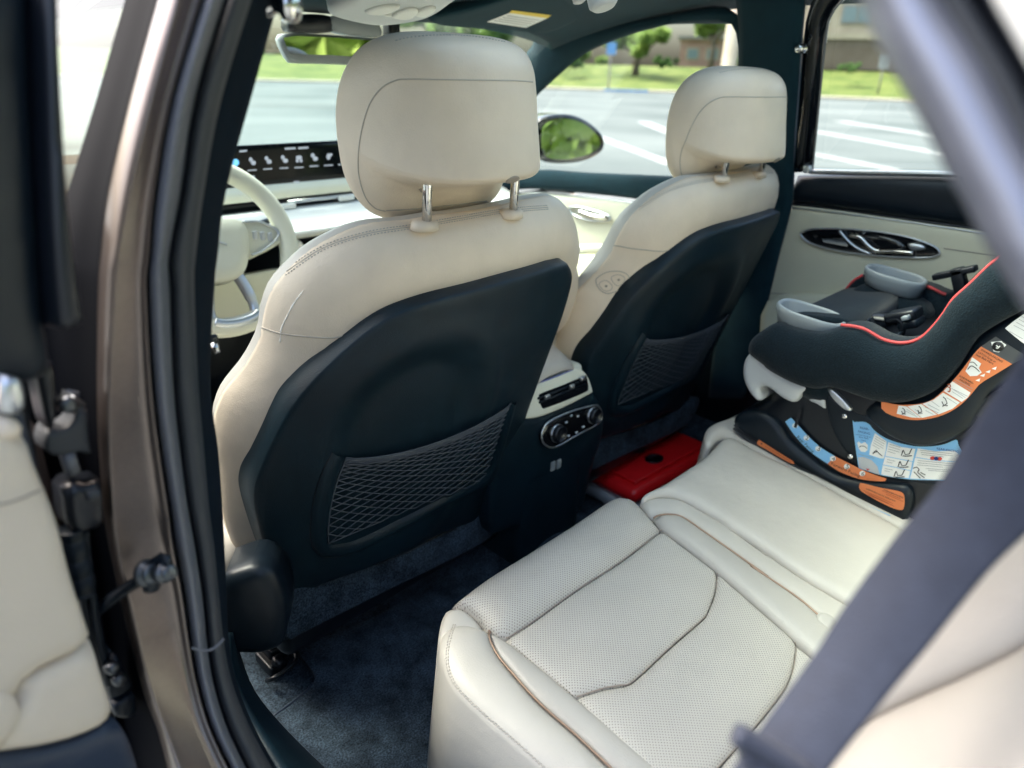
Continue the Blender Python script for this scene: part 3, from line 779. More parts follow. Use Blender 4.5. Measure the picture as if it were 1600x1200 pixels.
# headrest
HC = Vector((SX + .017, .80, 1.33)); HW = .140
prof = cr([(.660, 1.270), (.646, 1.275), (.643, 1.288), (.652, 1.34), (.660, 1.388), (.669, 1.413), (.690, 1.432), (.73, 1.442), (.775, 1.441), (.808, 1.424), (.823, 1.385), (.826, 1.32), (.820, 1.25), (.808, 1.222), (.785, 1.211), (.762, 1.218), (.742, 1.246), (.715, 1.262), (.685, 1.266)], 5, True)
def hrp(x, p):
    a = abs(x); sy = (1 - a ** 2.15) ** (1 / 2.15) if a < 1 else 0; sz = (1 - a ** 4.2) ** (1 / 3.2) if a < 1 else 0
    sy = max(sy, .02); sz = max(sz, .02)
    y = HC.y + (p[0] - HC.y) * (sy if p[0] < HC.y else sy ** .35); z = HC.z + (p[1] - HC.z) * sz
    return Vector((HC.x + x * HW, y, z))
xs_ = [math.sin(t) for t in np.linspace(-math.pi / 2 * .985, math.pi / 2 * .985, 49)]
hr = loft("headrest", [[hrp(x, p) for p in prof] for x in xs_], "leather", DRV, closed=True, caps=True)
bvh_h = bvh_of([hr])
seamline("headrest_seam", bvh_h, [(832, 128), (800, 126), (720, 125), (640, 124), (618, 126), (596, 138), (578, 162), (566, 200), (560, 240), (561, 275), (571, 308), (586, 325), (602, 330)], .0009, "softseam", DRV, n=10)
for q in ((668, 296), (801, 281)):
    c = cast(bvh_h, [q])
    if c: MB().lathe(c[0], (0, -.75, -.65), [(.0060, -.004), (.0060, .0006), (.004, .0008)], 20, xdir=(1, 0, 0), sx=2.0).build("headrest_slot", "seam", DRV)
seamline("headrest_seam", bvh_h, [(603, 329), (640, 327), (700, 321), (760, 314)], .0009, "softseam", DRV)
stitches("headrest_stitching", bvh_h, [(618, 64), (645, 58), (690, 55), (740, 57), (790, 66)], "stitch", DRV)
for px in ((667, 330), (803, 314)):
    b = HY(px[0], px[1], .705)
    t_ = b + Vector((0, -.004, .075))
    mb = MB(); mb.tube([b + (b - t_) * .25, t_], .0062, 14); mb.build("headrest_post", "chrome", DRV)
    MB().lathe(b + Vector((0, .004, -.009)), (0, -.1, 1), [(.0155, -.014), (.0145, -.006), (.012, -.003), (.008, -.002)], 24, xdir=(1, 0, 0), sx=1.3).build("post_guide", "leather", DRV)
    c = cast(bvh_h, [(px[0] - 1, px[1] - 42)])
# cushion and lower covers
cpl = Pl((SX, .95, .66), (0, -.12, 1))
pillow("seat_cushion", cr([(-.29, .0), (-.29, .0), (-.28, .34), (-.22, .40), (.22, .40), (.28, .34), (.29, .0), (.29, .0)], 5, True), cpl.m, "leather2", DRV, r=.06, hh=.05, thick=.10, res=.03)
scp = Pl(HY(400, 930, .80), (-.62, -.78, .05))
pillow("side_cover", cr(uvs(scp, [(348, 905), (372, 888), (400, 880), (424, 888), (440, 910), (449, 945), (447, 985), (438, 1006), (395, 1016), (345, 1000)]), 6, True), scp.m, "dark", DRV, r=.022, hh=.016, thick=.06, res=.012)
skp = Pl(HY(600, 900, .865), (0, -1, .22))
pillow("carpet_skirt", cr(uvs(skp, [(446, 925), (446, 925), (640, 862), (796, 776), (796, 776), (800, 792), (765, 840), (700, 876), (600, 925), (500, 975), (440, 1006), (440, 1006)]), 4, True), skp.m, "carpet", DRV, r=.006, hh=.003, thick=.02, res=.02)
MB().box((SX, 1.05, .545), (.50, .36, .10), bev=.02).build("seat_base", "black", DRV)
for q in ((432, 1036),):
    c = HZ(*q, .405)
    mb = MB(); mb.box(c + Vector((0, .02, -.008)), (.036, .06, .022), bev=.005); mb.lathe(c + Vector((0, -.01, .012)), (0, -.3, 1), [(.013, -.01), (.013, .004), (.009, .008)], 6)
    mb.tube(cr([c + Vector(v) for v in ((-.030, -.02, -.005), (-.026, -.034, .006), (-.005, -.036, .010), (.020, -.032, .012), (.030, -.016, .012), (.026, .01, .006))], 5), .0042, 8)
    mb.build("rail_bracket", "black", DRV)
for sx in (-.21, .21):
    MB().box((SX + sx, 1.20, .41), (.04, .44, .035), bev=.006).build("seat_rail", "black", DRV)
# small things seen under the seat
mb = MB()
for q in ((738, 852), (752, 846), (726, 861)): mb.lathe(HY(*q, .93), (0, -1, .3), [(.006, 0), (.006, .003), (.002, .004)], 10)
mb.build("rail_bolts", "chrome", DRV)

PAS = thing("front_seat", "beige leather passenger seat with lowered headrest and small buttons on its side, beyond the console", "car seat", (SX + SEP, .95, .38), "front seats of the car")
for c in list(DRV.children):
    if c.name.startswith(("scuff", "side_cover")): continue
    k = c.copy(); COL.objects.link(k); k.parent = PAS
    if c.name.startswith("headrest"): 
        if not c.name.startswith("headrest_post"): k.location.z -= .020
class Off:
    pass
bp_ = bvh_of([o for o in PAS.children if o.name.startswith("backrest") and not o.name.startswith("backrest_front")])
P = cast(bp_, [(953, 440)])
btn = [(931, 439), (936, 432), (950, 425), (968, 424), (980, 429), (983, 438), (974, 449), (958, 457), (946, 458), (936, 451)]
P = cast(bp_, cr(btn, 5, True), .0006)
if len(P) > 6: MB().tube(P, .0010, 6, True).build("button_bezel", "softseam", PAS)
for bb in ([(936, 444), (946, 438), (956, 446), (954, 453), (944, 454)], [(955, 434), (966, 429), (976, 434), (973, 443), (963, 446)]):
    P = cast(bp_, cr(bb, 4, True), .0006)
    if len(P) > 6:
        MB().tube(P, .0007, 5, True).build("seat_button", "softseam", PAS)
        c = sum(P, Vector()) / len(P); n_ = (P[3] - P[0]).cross(P[7] - P[0]).normalized()
        MB().box(c, (.004, .004, .004), bev=.001).build("button_mark", "seam", PAS)

# ================================================================== rear bench
BEN = thing("rear_bench", "pale grey perforated leather rear bench seat with copper piping", "car seat", (-.2, .3, .42))
bpl = Pl((-.3, .45, .715), (0, -.12, 1), (1, 0, 0))
def Z2(p): return z2(p, 640, 760, 2.727)
def Z3(p): return z2(p, 1100, 760, 2.728)
def bpart(name, px, m, base=0, r=.012, hh=.008, thick=.05, res=.011, n=5, hfun=None, h0=0, **k):
    return pillow(name, cr(uvs(bpl, px, h0), n, True), bpl.m, m, BEN, r=r, hh=hh, thick=thick, res=res, base=base, hfun=hfun, **k)
roll = bpart("cushion_front_roll", Z2([(184, 490), (184, 490), (330, 380), (500, 275), (700, 150), (850, 50), (905, 37), (950, 47), (985, 75), (1040, 135), (1078, 183), (1078, 183), (900, 318), (700, 448), (520, 578), (412, 648), (412, 648), (336, 610), (336, 610), (296, 552), (252, 512), (215, 496)]), "perf", base=-.014, r=.045, hh=.024, thick=.26)
bpart("cushion_end_cap", Z2([(128, 650), (128, 600), (138, 545), (158, 507), (182, 491), (213, 498), (250, 514), (293, 554), (332, 610), (332, 610), (270, 625), (190, 640)]), "leather2", base=-.016, r=.020, hh=.014, thick=.26)
ins1 = bpart("cushion_insert", Z2([(410, 650), (410, 650), (520, 580), (700, 450), (900, 320), (1076, 185), (1076, 185), (1310, 362), (1310, 362), (1305, 440), (1275, 520), (1250, 560), (1120, 672), (950, 828), (900, 845), (820, 860), (710, 897), (710, 897)]), "perf", base=-.006, r=.014, hh=.008)
ins2 = bpart("cushion_insert", Z2([(712, 898), (712, 898), (822, 862), (902, 847), (952, 831), (1122, 675), (1252, 563), (1278, 522), (1308, 442), (1313, 366), (1313, 366), (1527, 553)]) + Z3([(385, 655), (390, 720), (360, 830), (250, 980), (100, 1150), (-30, 1300), (-30, 1300), (-180, 1290), (-180, 1290)]), "perf", base=-.006, r=.014, hh=.008)
ins3 = bpart("cushion_insert", Z3([(388, 660), (388, 660), (460, 718), (520, 770), (520, 770), (400, 1000), (200, 1300), (200, 1300), (-20, 1300), (-20, 1300), (102, 1152), (252, 982), (362, 832), (393, 722)]), "perf", base=-.008, r=.012, hh=.006)
lb = bpart("cushion_inner_border", Z2([(340, 612), (372, 630), (410, 652), (410, 652), (560, 770), (712, 898), (890, 1050), (1070, 1200), (1200, 1310), (1200, 1310), (1020, 1330), (1020, 1330), (870, 1205), (720, 1062), (560, 922), (440, 790), (380, 715), (350, 650)]), "leather_shade", base=-.006, r=.02, hh=.010)  # darker leather paints the shading of this band
lbol = bpart("cushion_side_bolster", Z2([(128, 655), (150, 612), (186, 588), (240, 583), (300, 598), (340, 614), (350, 652), (380, 717), (440, 792), (560, 924), (720, 1064), (870, 1207), (1020, 1332), (1020, 1332), (800, 1400), (800, 1400), (560, 1195), (440, 1090), (290, 960), (190, 860), (145, 770), (128, 700)]), "leather2", base=-.010, r=.035, hh=.020, thick=.24)
rb = bpart("cushion_inner_bolster", Z2([(1042, 134), (1060, 124), (1100, 120), (1160, 130), (1250, 190), (1400, 295), (1527, 385)]) + Z3([(200, 340), (400, 475), (510, 568), (560, 620), (620, 690), (620, 690), (520, 775), (460, 716), (388, 656), (388, 656)]) + Z2([(1527, 550), (1312, 364), (1200, 276), (1078, 183)]), "leather_shade", base=-.004, r=.024, hh=.014)
cband = bpart("centre_cushion_border", Z2([(988, 74), (1010, 58), (1050, 47), (1130, 50), (1200, 78), (1350, 168), (1527, 297)]) + Z3([(200, 238), (400, 378), (600, 498), (700, 560), (700, 640), (600, 640), (512, 566), (400, 473), (200, 338)]) + Z2([(1527, 383), (1400, 293), (1250, 188), (1160, 128), (1100, 118), (1060, 122), (1040, 132)]), "leather2", base=-.006, r=.016, hh=.010)
cen = bpart("centre_cushion", Z2([(990, 70), (1000, 40)]) + [(1036, 760), (1070, 738), (1102, 716), (1128, 690), (1150, 690), (1180, 708), (1232, 732), (1294, 766), (1340, 794), (1376, 812), (1420, 838), (1500, 890), (1500, 960), (1400, 990)] + Z3([(700, 560), (600, 500), (400, 380), (200, 240), (0, 120)]) + Z2([(1350, 170), (1200, 80), (1130, 50), (1060, 47)]), "leather2", base=-.002, r=.022, hh=.014, thick=.26)
far_c = bpart("far_cushion", [(1100, 690), (1104, 672), (1118, 662), (1144, 652), (1200, 622), (1300, 566), (1420, 505), (1500, 480), (1700, 600), (1900, 760), (1700, 950), (1500, 888), (1420, 836), (1376, 810), (1294, 764), (1232, 730), (1180, 706), (1150, 688), (1125, 686), (1108, 700)], "leather2", base=-.004, r=.022, hh=.014, thick=.26)
bb = bvh_of([o for o in BEN.children])
seamline("piping", bb, Z2([(345, 612), (350, 650), (380, 716), (440, 791), (560, 923), (720, 1063), (870, 1205), (980, 1296)]), .0015, "piping", BEN, off=.0040)
stitches("stitching", bb, Z2([(332, 618), (338, 655), (368, 722), (428, 798), (548, 930), (708, 1070), (858, 1212)]), "stitch", BEN)
MB().tube([bpl.hit(x, y, .0075) for x, y in cr(Z2([(1040, 134), (1060, 124), (1100, 119), (1160, 129), (1250, 189), (1400, 294), (1527, 384)]) + Z3([(200, 339), (400, 474), (505, 565)]), 8)], .0016, 8).build("piping", "piping", BEN)
for d_ in (0, 9):
    stitches("stitching", bb, Z2([(186 + d_, 588), (158 + d_, 690), (162 + d_, 780), (202 + d_, 860), (302 + d_, 960), (452 + d_, 1090), (572 + d_, 1200)]), "stitch", BEN)
stitches("stitching", bb, Z2([(172, 505), (205, 494), (250, 508), (295, 550), (325, 600)]), "stitch", BEN)
stitches("stitching", bb, Z2([(180, 515), (207, 505), (247, 518), (287, 558), (315, 604)]), "stitch", BEN)
for L_ in (Z2([(412, 648), (520, 579), (700, 449), (900, 319), (1077, 184)]), Z2([(711, 897), (820, 861), (900, 846), (951, 829), (1121, 673), (1251, 561), (1276, 521), (1306, 441), (1311, 368)]), Z3([(388, 662), (391, 720), (361, 831), (251, 981), (101, 1151), (0, 1260)])):
    seamline("seam", bb, L_, .0011, "seam", BEN)
# belt slot loop at the end of the piping, small folded leather tab
c = cast(bb, [(1290, 972)])[0]
pillow("seat_tab", cr([(-.012, -.010), (.010, -.012), (.014, .004), (.004, .014), (-.010, .010)], 5, True), Pl(c, (-.2, -.2, 1), (1, 0, 0)).m, "leather_shade", BEN, r=.008, hh=.006, thick=.01, res=.004)
# backrest bolsters close to the camera
bo = Pl(HD(1480, 1020, .42), (-.60, .62, .46))
pillow("backrest_bolster", cr(uvs(bo, [(1270, 1260), (1320, 1165), (1400, 1045), (1480, 940), (1560, 855), (1650, 800), (1780, 780), (1780, 920), (1690, 960), (1600, 1013), (1500, 1062), (1367, 1124), (1310, 1180), (1270, 1260)]), 5, True), bo.m, "leather_shade", BEN, r=.035, hh=.020, thick=.06, res=.015)  # same bench leather, darkened to hold back the strong light here
pillow("backrest_side", cr(uvs(bo, [(1270, 1264), (1310, 1184), (1367, 1127), (1500, 1065), (1600, 1016), (1690, 963), (1800, 930), (1800, 1300), (1400, 1320), (1260, 1320)]), 5, True), bo.m, "leather_shade", BEN, r=.030, hh=.012, thick=.06, res=.015)
wd_ = Pl(HD(1590, 1190, .40), (-.62, .25, .74))
pillow("side_guard", cr(uvs(wd_, [(1555, 1215), (1580, 1172), (1610, 1150), (1700, 1150), (1700, 1300), (1540, 1300)]), 4, True), wd_.m, "black", BEN, r=.01, hh=.006, thick=.02, res=.012)
rows = []
for z, y in ((.66, .12), (.72, .06), (.9, -.01), (1.1, -.09), (1.25, -.15), (1.30, -.19), (1.31, -.23)):
    rows.append([Vector((x, y - .03 * math.cos(x * 9), z)) for x in np.linspace(-.55, .70, 30)])
loft("backrest", rows, "leather2", BEN, thick=.03)

# ================================================================== far doors (closed)
def door_glass(name, px, parent, off=.015):
    return build(name, [far(x, y, off) for x, y in px], [tuple(range(len(px)))], "dglass", parent, smooth=False)
DX = Pl((.735, .6, 1.0), (-1, 0, 0), (0, -1, 0))
RD = thing("rear_door", "closed rear passenger door with cream trim, oval handle recess and dark window sill", "car door", (.74, .4, .5))
tp = [(1237, 317), (1237, 317), (1226, 350), (1212, 388), (1202, 430), (1180, 528), (1176, 560), (1180, 585), (1240, 610), (1400, 660), (1500, 740), (1750, 620), (1750, 620), (1750, 400), (1750, 400), (1620, 374), (1535, 359), (1400, 340), (1300, 326)]
pillow("trim_panel", cr(uvs(DX, tp), 5, True), DX.m, "creamd", RD, r=.02, hh=.010, thick=.02, res=.02)
pillow("sill_trim", cr(uvs(DX, [(1250, 274), (1250, 274), (1380, 273), (1495, 275), (1640, 282), (1640, 282), (1760, 400), (1760, 400), (1620, 372), (1535, 356), (1400, 336), (1300, 322), (1236, 314), (1236, 314)], -.01), 4, True), DX.m, "dark", RD, r=.03, hh=.02, thick=.02, res=.015)
bvd = bvh_of(list(RD.children))
def strip3(name, px, rad, m, par, off=.002):
    return MB().tube(cast(bvd, cr(px, 6), off), rad, 8).build(name, m, par)
strip3("chrome_strip", [(1238, 325), (1300, 332), (1400, 345), (1470, 355), (1535, 365), (1600, 376)], .0016, "satin", RD)
strip3("trim_gap", [(1237, 318), (1300, 326), (1400, 340), (1470, 350), (1535, 359), (1600, 371)], .005, "black", RD, 0)
strip3("trim_seam", [(1475, 388), (1530, 396), (1580, 402), (1640, 412)], .0012, "seam", RD, 0)
strip3("trim_seam", [(1196, 458), (1300, 462), (1420, 470), (1560, 480)], .0012, "seam", RD, 0)
hp_ = Pl((.722, .55, 1.03), (-1, 0, .05), (0, -1, 0))
oval = z2([(290, 1050), (300, 1035), (350, 1022), (480, 1022), (640, 1035), (780, 1062), (880, 1098), (908, 1125), (900, 1140), (850, 1150), (720, 1148), (560, 1135), (430, 1115), (330, 1085)], 1150, 0, 2.857)
ob = [hp_.hit(x, y, .003) for x, y in cr(oval, 5, True)]
hb = pillow("handle_recess", uvs(hp_, cr(oval, 4, True)), hp_.m, "gloss", RD, r=.012, hh=-.004, thick=.004, res=.008, base=.004)
MB().tube(ob, .0022, 8, True).build("handle_bezel", "satin", RD)
mb = MB(); mb.tube([hp_.hit(*q, .006) for q in cr(z2([(462, 1030), (500, 1075), (545, 1110), (600, 1134)], 1150, 0, 2.857), 5)], .0035, 8)
mb.build("bezel_bar", "satin", RD)
mb = MB(); mb.tube([hp_.hit(*q, .010) for q in cr(z2([(510, 1052), (555, 1060), (590, 1095), (630, 1120), (700, 1122), (790, 1130)], 1150, 0, 2.857), 5)], .0045, 8)
mb.build("door_handle", "chrome", RD)
pillow("handle_pad", uvs(hp_, cr(z2([(560, 1050), (640, 1050), (720, 1070), (760, 1100), (740, 1118), (650, 1112), (610, 1090)], 1150, 0, 2.857), 4, True)), hp_.m, "gloss", RD, r=.008, hh=.004, thick=.003, base=.003, res=.005)
pillow("lock_tab", uvs(hp_, cr(z2([(770, 1085), (830, 1090), (850, 1108), (820, 1118), (780, 1112)], 1150, 0, 2.857), 4, True)), hp_.m, "satin", RD, r=.005, hh=.004, thick=.003, base=.004, res=.004)
pillow("armrest", uvs(Pl((.70, .5, .88), (-1, 0, .2), (0, -1, 0)), cr([(1200, 470), (1330, 460), (1480, 470), (1650, 500), (1650, 600), (1400, 610), (1215, 585)], 4, True)), Pl((.70, .5, .88), (-1, 0, .2), (0, -1, 0)).m, "creamd", RD, r=.03, hh=.02, thick=.03, res=.02)
rg = [(1268, 266), (1288, 62), (1293, 30), (1310, 2), (1340, -30), (1700, -40), (1700, 285)]
door_glass("window_glass", rg, RD)
A = [far(*q, -.012) for q in ((1246, 268), (1262, 70), (1270, 20), (1285, -20), (1320, -50))]
B = [far(*q, -.004) for q in ((1268, 262), (1288, 62), (1293, 30), (1309, 4), (1335, -25))]
band("window_frame", A, B, "gloss", RD, 16, mid=(-.008, 0, 0), thick=.02)
MB().tube([far(*q, -.006) for q in cr([(1289, 66), (1291, 45), (1297, 22), (1309, 5), (1325, -8)], 5)], [.0045] * 21, 8).build("frame_reflection", "lgrey", RD)  # pale tube drawn as the reflection on the rounded frame corner
MB().tube([far(*q, -.004) for q in cr([(1266, 268), (1340, 270), (1420, 271), (1500, 273), (1620, 280)], 5)], .006, 8).build("window_seal", "satin", RD)
MB().box(far(1262, 264, -.02), (.02, .016, .018), bev=.004).build("sill_clip", "satin", RD)

FD = thing("front_door", "closed front passenger door with cream trim, seen between the two front seats", "car door", (.74, 1.3, .5))
fx = [(760, 322), (812, 300), (900, 306), (1010, 318), (1080, 328), (1150, 340), (1150, 465), (1000, 480), (700, 490), (700, 360)]
FX = Pl((.735, 1.3, 1.0), (-1, 0, 0), (0, -1, 0))
pillow("trim_panel", uvs(FX, fx), FX.m, "cream", FD, r=.02, hh=.01, thick=.02, res=.03)
pillow("sill_trim", cr(uvs(FX, [(740, 285), (740, 285), (831, 266), (920, 270), (1060, 276), (1160, 282), (1160, 282), (1160, 334), (1160, 334), (1010, 312), (900, 300), (812, 296), (750, 318), (750, 318)], -.01), 4, True), FX.m, "headliner", FD, r=.03, hh=.02, thick=.02, res=.02)
bvd = bvh_of(list(FD.children))
strip3("chrome_strip", [(780, 312), (812, 303), (860, 303), (920, 309), (1012, 321), (1080, 331)], .0024, "satin", FD)
strip3("trim_gap", [(780, 306), (812, 297), (860, 297), (920, 303), (1012, 314), (1080, 324)], .005, "black", FD, 0)
fh = Pl((.722, 1.4, 1.0), (-1, 0, .05), (0, -1, 0))
MB().tube([fh.hit(*q, .004) for q in cr(z2([(255, 930), (300, 925), (380, 945), (435, 968), (425, 985), (350, 985), (280, 962)], 800, 0, 2.857), 5, True)], .004, 8, True).build("handle_bezel", "satin", FD)
MB().tube([fh.hit(*q, .010) for q in cr(z2([(300, 945), (340, 960), (380, 970), (420, 972)], 800, 0, 2.857), 5)], .008, 8).build("door_handle", "chrome", FD)
arm = Pl((.66, 1.35, .86), (-1, 0, .35), (0, -1, 0))
pillow("armrest", uvs(arm, cr([(880, 405), (930, 398), (1000, 402), (1060, 412), (1060, 470), (980, 480), (880, 480)], 4, True)), arm.m, "cream", FD, r=.03, hh=.02, thick=.05, res=.02)
pillow("door_pocket", uvs(arm, cr([(880, 386), (930, 381), (1000, 384), (1000, 394), (930, 392), (880, 398)], 4, True)), arm.m, "white", FD, r=.012, hh=.008, thick=.02, res=.012)
door_glass("window_glass", [(700, 290), (700, 250), (800, 190), (831, 157), (870, 119), (915, 80), (975, 52), (1045, 31), (1115, 17), (1140, 21), (1153, 35), (1160, 63), (1159, 112), (1152, 290)], FD)
# wing mirror outside the front window
mp = Pl((.99, 1.56, 1.16), (-.45, -.89, .02))
mo = [(838, 206), (842, 190), (862, 180), (895, 180), (924, 193), (944, 215), (942, 236), (915, 251), (880, 256), (850, 252), (838, 236)]
hs = pillow("wing_mirror", cr(uvs(mp, mo), 5, True), mp.m, "gloss", FD, r=.02, hh=.006, thick=.12, res=.014, base=-.01)
mg = [(846, 210), (849, 197), (866, 187), (894, 187), (919, 198), (936, 217), (934, 232), (910, 244), (880, 249), (856, 246), (847, 234)]
mgp = Pl((.975, 1.55, 1.16), (-.42, -.89, .075))
build("mirror_glass", [mgp.hit(x, y, .012) for x, y in cr(mg, 5, True)], [tuple(range(len(mg) * 5))], "mirror", hs, smooth=False)

# ================================================================== dashboard
DB = thing("dashboard", "cream and black dashboard with a wide touchscreen", "dashboard", (0, 1.75, .6))
def extr(name, prof, x0, x1, m, parent, n=3, **k):
    return loft(name, [[Vector((x, y, z)) for y, z in cr(prof, n)] for x in np.linspace(x0, x1, 12)], m, parent, closed=False, **k)
extr("dash_top", [(2.06, 1.16), (1.95, 1.175), (1.85, 1.17), (1.78, 1.13)], -.72, .72, "headliner", DB, thick=.01)
sp = Pl((0, 1.735, 1.16), (.0, -1, .12))
sc_ = [(-.21, .052), (-.205, .056), (.21, .052), (.214, .046), (.212, -.048), (.206, -.053), (-.205, -.049), (-.21, -.044)]
scr = pillow("touchscreen", uvs(sp, [(300, 233), (340, 229), (532, 219), (650, 213), (700, 212), (700, 275), (650, 278), (535, 284), (409, 293), (300, 300)]), sp.m, "screen", DB, r=.004, hh=.002, thick=.012, res=.02)
zz = lambda pts: z2(pts, 330, 180, 3.53)
def quad(px, pl, h):
    return [pl.hit(x, y, h) for x, y in px]
icons = MB(); lab = MB(); caps_ = []
def blob(mb, pl, cx, cy, w, hgt, h=.004, n=12):
    P = [pl.hit(cx + w * math.cos(2 * math.pi * k / n), cy + hgt * math.sin(2 * math.pi * k / n), h) for k in range(n)]; mb.add(P, [tuple(range(n))])
for (x, y) in ((225, 255), (312, 248), (402, 243), (484, 240), (567, 232), (647, 228), (725, 222)):
    px, py = 330 + x / 3.53, 180 + y / 3.53
    k = int(x) % 3
    if k == 0: blob(icons, sp, px - 2, py - 3, 3.0, 3.4); blob(icons, sp, px + 2.2, py + 2.2, 4.0, 3.6)
    elif k == 1: blob(icons, sp, px, py - 2, 5, 3.2); blob(icons, sp, px - 2.6, py + 3, 2.4, 3.0); blob(icons, sp, px + 3.2, py + 3, 2.4, 3.0)
    else: blob(icons, sp, px, py, 3.2, 5.0); blob(icons, sp, px + 4, py - 3, 2.2, 2.4)
    icons.build("screen_icon", "icon", scr, smooth=False); icons = MB()
    build("screen_caption", quad([(px - 7, py + 13.2), (px + 7, py + 12.4), (px + 7, py + 14.2), (px - 7, py + 15)], sp, .004), [(0, 1, 2, 3)], "icon", scr, smooth=False)
for q in (((445, 231), (462, 230), (462, 233), (445, 234)), ((466, 230), (482, 229), (482, 232), (466, 233)), ((374, 235), (386, 234), (386, 237), (374, 238)), ((459, 283), (468, 283), (468, 285.5), (459, 285.5)), ((388, 275), (398, 274), (398, 276.5), (388, 277.5))):
    build("screen_caption", quad(q, sp, .004), [(0, 1, 2, 3)], "icon", scr, smooth=False)
ib = MB(); blob(ib, sp, 367, 254, 6.5, 6); ib.build("screen_icon", "iconb", scr, smooth=False)
yb = 1.72
def dz(py, y, px=460): return HY(px, py, y).z
za, zb_, zc, zd, ze = dz(286, 1.73), dz(307, 1.72), dz(327, 1.71), dz(364, 1.60), dz(372, 1.60)
extr("upper_band", [(1.735, za), (1.728, za - .002), (1.715, (za + zb_) / 2), (1.72, zb_)], -.70, .70, "cream", DB, thick=.006)
extr("vent_slot", [(1.735, zb_ + .002), (1.75, (zb_ + zc) / 2), (1.735, zc)], -.70, .70, "black", DB)
for x0, x1 in ((-.60, -.35), (-.06, .55)):
    MB().tube([Vector((x, 1.722, zb_ + .45 * (zc - zb_))) for x in np.linspace(x0, x1, 8)], .005, 8).build("vent_chrome", "satin", DB)
for px_, py_ in ((448, 322), (541, 309)):
    MB().box(HY(px_, py_, 1.712), (.05, .012, .014), bev=.004).build("vent_knob", "white", DB)
extr("shelf", [(1.735, zc), (1.70, zc - .004), (1.62, zd + .004), (1.600, zd), (1.605, ze), (1.64, ze - .01)], -.70, .70, "white", DB, thick=.006)
extr("lower_face", [(1.66, ze), (1.70, ze - .04), (1.72, ze - .16), (1.70, .60)], -.70, .70, "black", DB, thick=.01)
MB().lathe(HY(460, 392, 1.64), (0, -1, .2), [(.030, 0), (.030, .004), (.026, .006), (.024, .001)], 24).build("dial_ring", "satin", DB)
kp = Pl((-.36, 1.60, .85), (0, -1, .15))
pillow("knee_panel", uvs(kp, [(300, 435), (368, 432), (425, 421), (470, 415), (480, 480), (420, 500), (300, 520)]), kp.m, "creamd", DB, r=.015, hh=.01, thick=.03, res=.025)

# ================================================================== steering wheel
wc = HY(331, 386, 1.43); tl = math.radians(24)
wn = Vector((0, -math.cos(tl), math.sin(tl))); wx = Vector((1, 0, 0)); wy = wn.cross(wx); 
if wy.z < 0: wy = -wy
WR = .166
SW = thing("steering_wheel", "cream leather steering wheel with silver lower spokes, left of the driver's seat", "steering wheel", tuple(wc))
def wp(x, y, h=0): return wc + wx * x + wy * y + wn * h
MB().tube([wp(WR * math.cos(t), WR * math.sin(t) * 1.0) for t in np.linspace(0, 2 * math.pi, 64, endpoint=False)], .0205, 14, True).build("rim", "cream", SW)
class WP:
    m = staticmethod(lambda u, v, h=0: wp(u, v, h))
pillow("hub", cr([(-.075, .035), (-.04, .052), (.04, .052), (.075, .035), (.072, -.01), (.045, -.062), (0, -.076), (-.045, -.062), (-.072, -.01)], 5, True), WP.m, "cream", SW, r=.03, hh=.020, thick=.03, res=.01, base=.01)
for s in (1, -1):
    pillow("spoke", cr([(s * .06, .040), (s * .10, .040), (s * .150, .022), (s * .166, .0), (s * .150, -.012), (s * .10, -.028), (s * .06, -.030)], 5, True), WP.m, "cream", SW, r=.012, hh=.006, thick=.02, res=.008, base=.002)
    MB().tube([wp(x * s, y, .010) for x, y in cr([(.075, .040), (.11, .036), (.142, .016), (.140, -.002), (.10, -.024), (.072, -.030)], 5)], .0028, 8).build("spoke_trim", "satin", SW)
    for k in range(3): MB().box(wp(s * (.092 + .016 * k), .010 - .004 * k, .010), (.010, .006, .018), bev=.002).build("wheel_button", "lgrey", SW)
    MB().tube([wp(x * s, y, .004) for x, y in cr([(.030, -.060), (.042, -.10), (.046, -.135), (.040, -.165)], 5)], [.012] * 8 + [.010] * 8, 8).build("lower_spoke", "satin", SW)
MB().tube([wp(x, y, .012) for x, y in cr([(-.048, -.150), (-.03, -.158), (0, -.161), (.03, -.158), (.048, -.150)], 5)], .012, 10).build("lower_clip", "satin", SW)
MB().tube([wp(x, y, .031) for x, y in ((-.018, -.005), (0, .004), (.018, -.005))], .0022, 6).build("hub_badge", "satin", SW)
MB().lathe(wc, tuple(-wn), [(.05, .01), (.05, .20)], 20).build("column_shroud", "black", SW)
for s in (1, -1): MB().tube([wp(s * .05, .03, -.05), wp(s * .17, .05, -.05)], [.008, .006], 8).build("column_stalk", "black", SW)

# ================================================================== centre console
CC = thing("centre_console", "centre console with cream armrest, rear air vents and climate panel between the front seats", "console", (0, 1.0, .4))
def Z7(p): return z2(p, 780, 380, 2.857)
vp = Pl((0, .825, .80), (0, -1, .25))
vh = pillow("vent_housing", cr(uvs(vp, Z7([(60, 775), (60, 775), (150, 782), (280, 735), (410, 668), (414, 660), (385, 585), (335, 556), (250, 590), (150, 628), (90, 640), (60, 700)])), 4, True), vp.m, "cream", CC, r=.008, hh=.006, thick=.05, res=.008)
pillow("vent", cr(uvs(vp, Z7([(166, 685), (180, 668), (280, 630), (370, 592), (380, 596), (387, 645), (378, 662), (290, 700), (195, 735), (180, 732)])), 4, True), vp.m, "void", CC, r=.006, hh=.001, thick=.002, base=.0065, res=.006)
for a, b in (((178, 712), (384, 628)), ((172, 694), (380, 610))):
    MB().tube([vp.hit(*q, .007) for q in Z7([a, b])], .0024, 6).build("vent_slat", "dark", CC)
for q in ((215, 686), (325, 640), (372, 604)):
    c = vp.hit(*Z7([q])[0], .011); MB().box(c, (.014, .006, .009), bev=.002).build("vent_tab", "satin", CC)
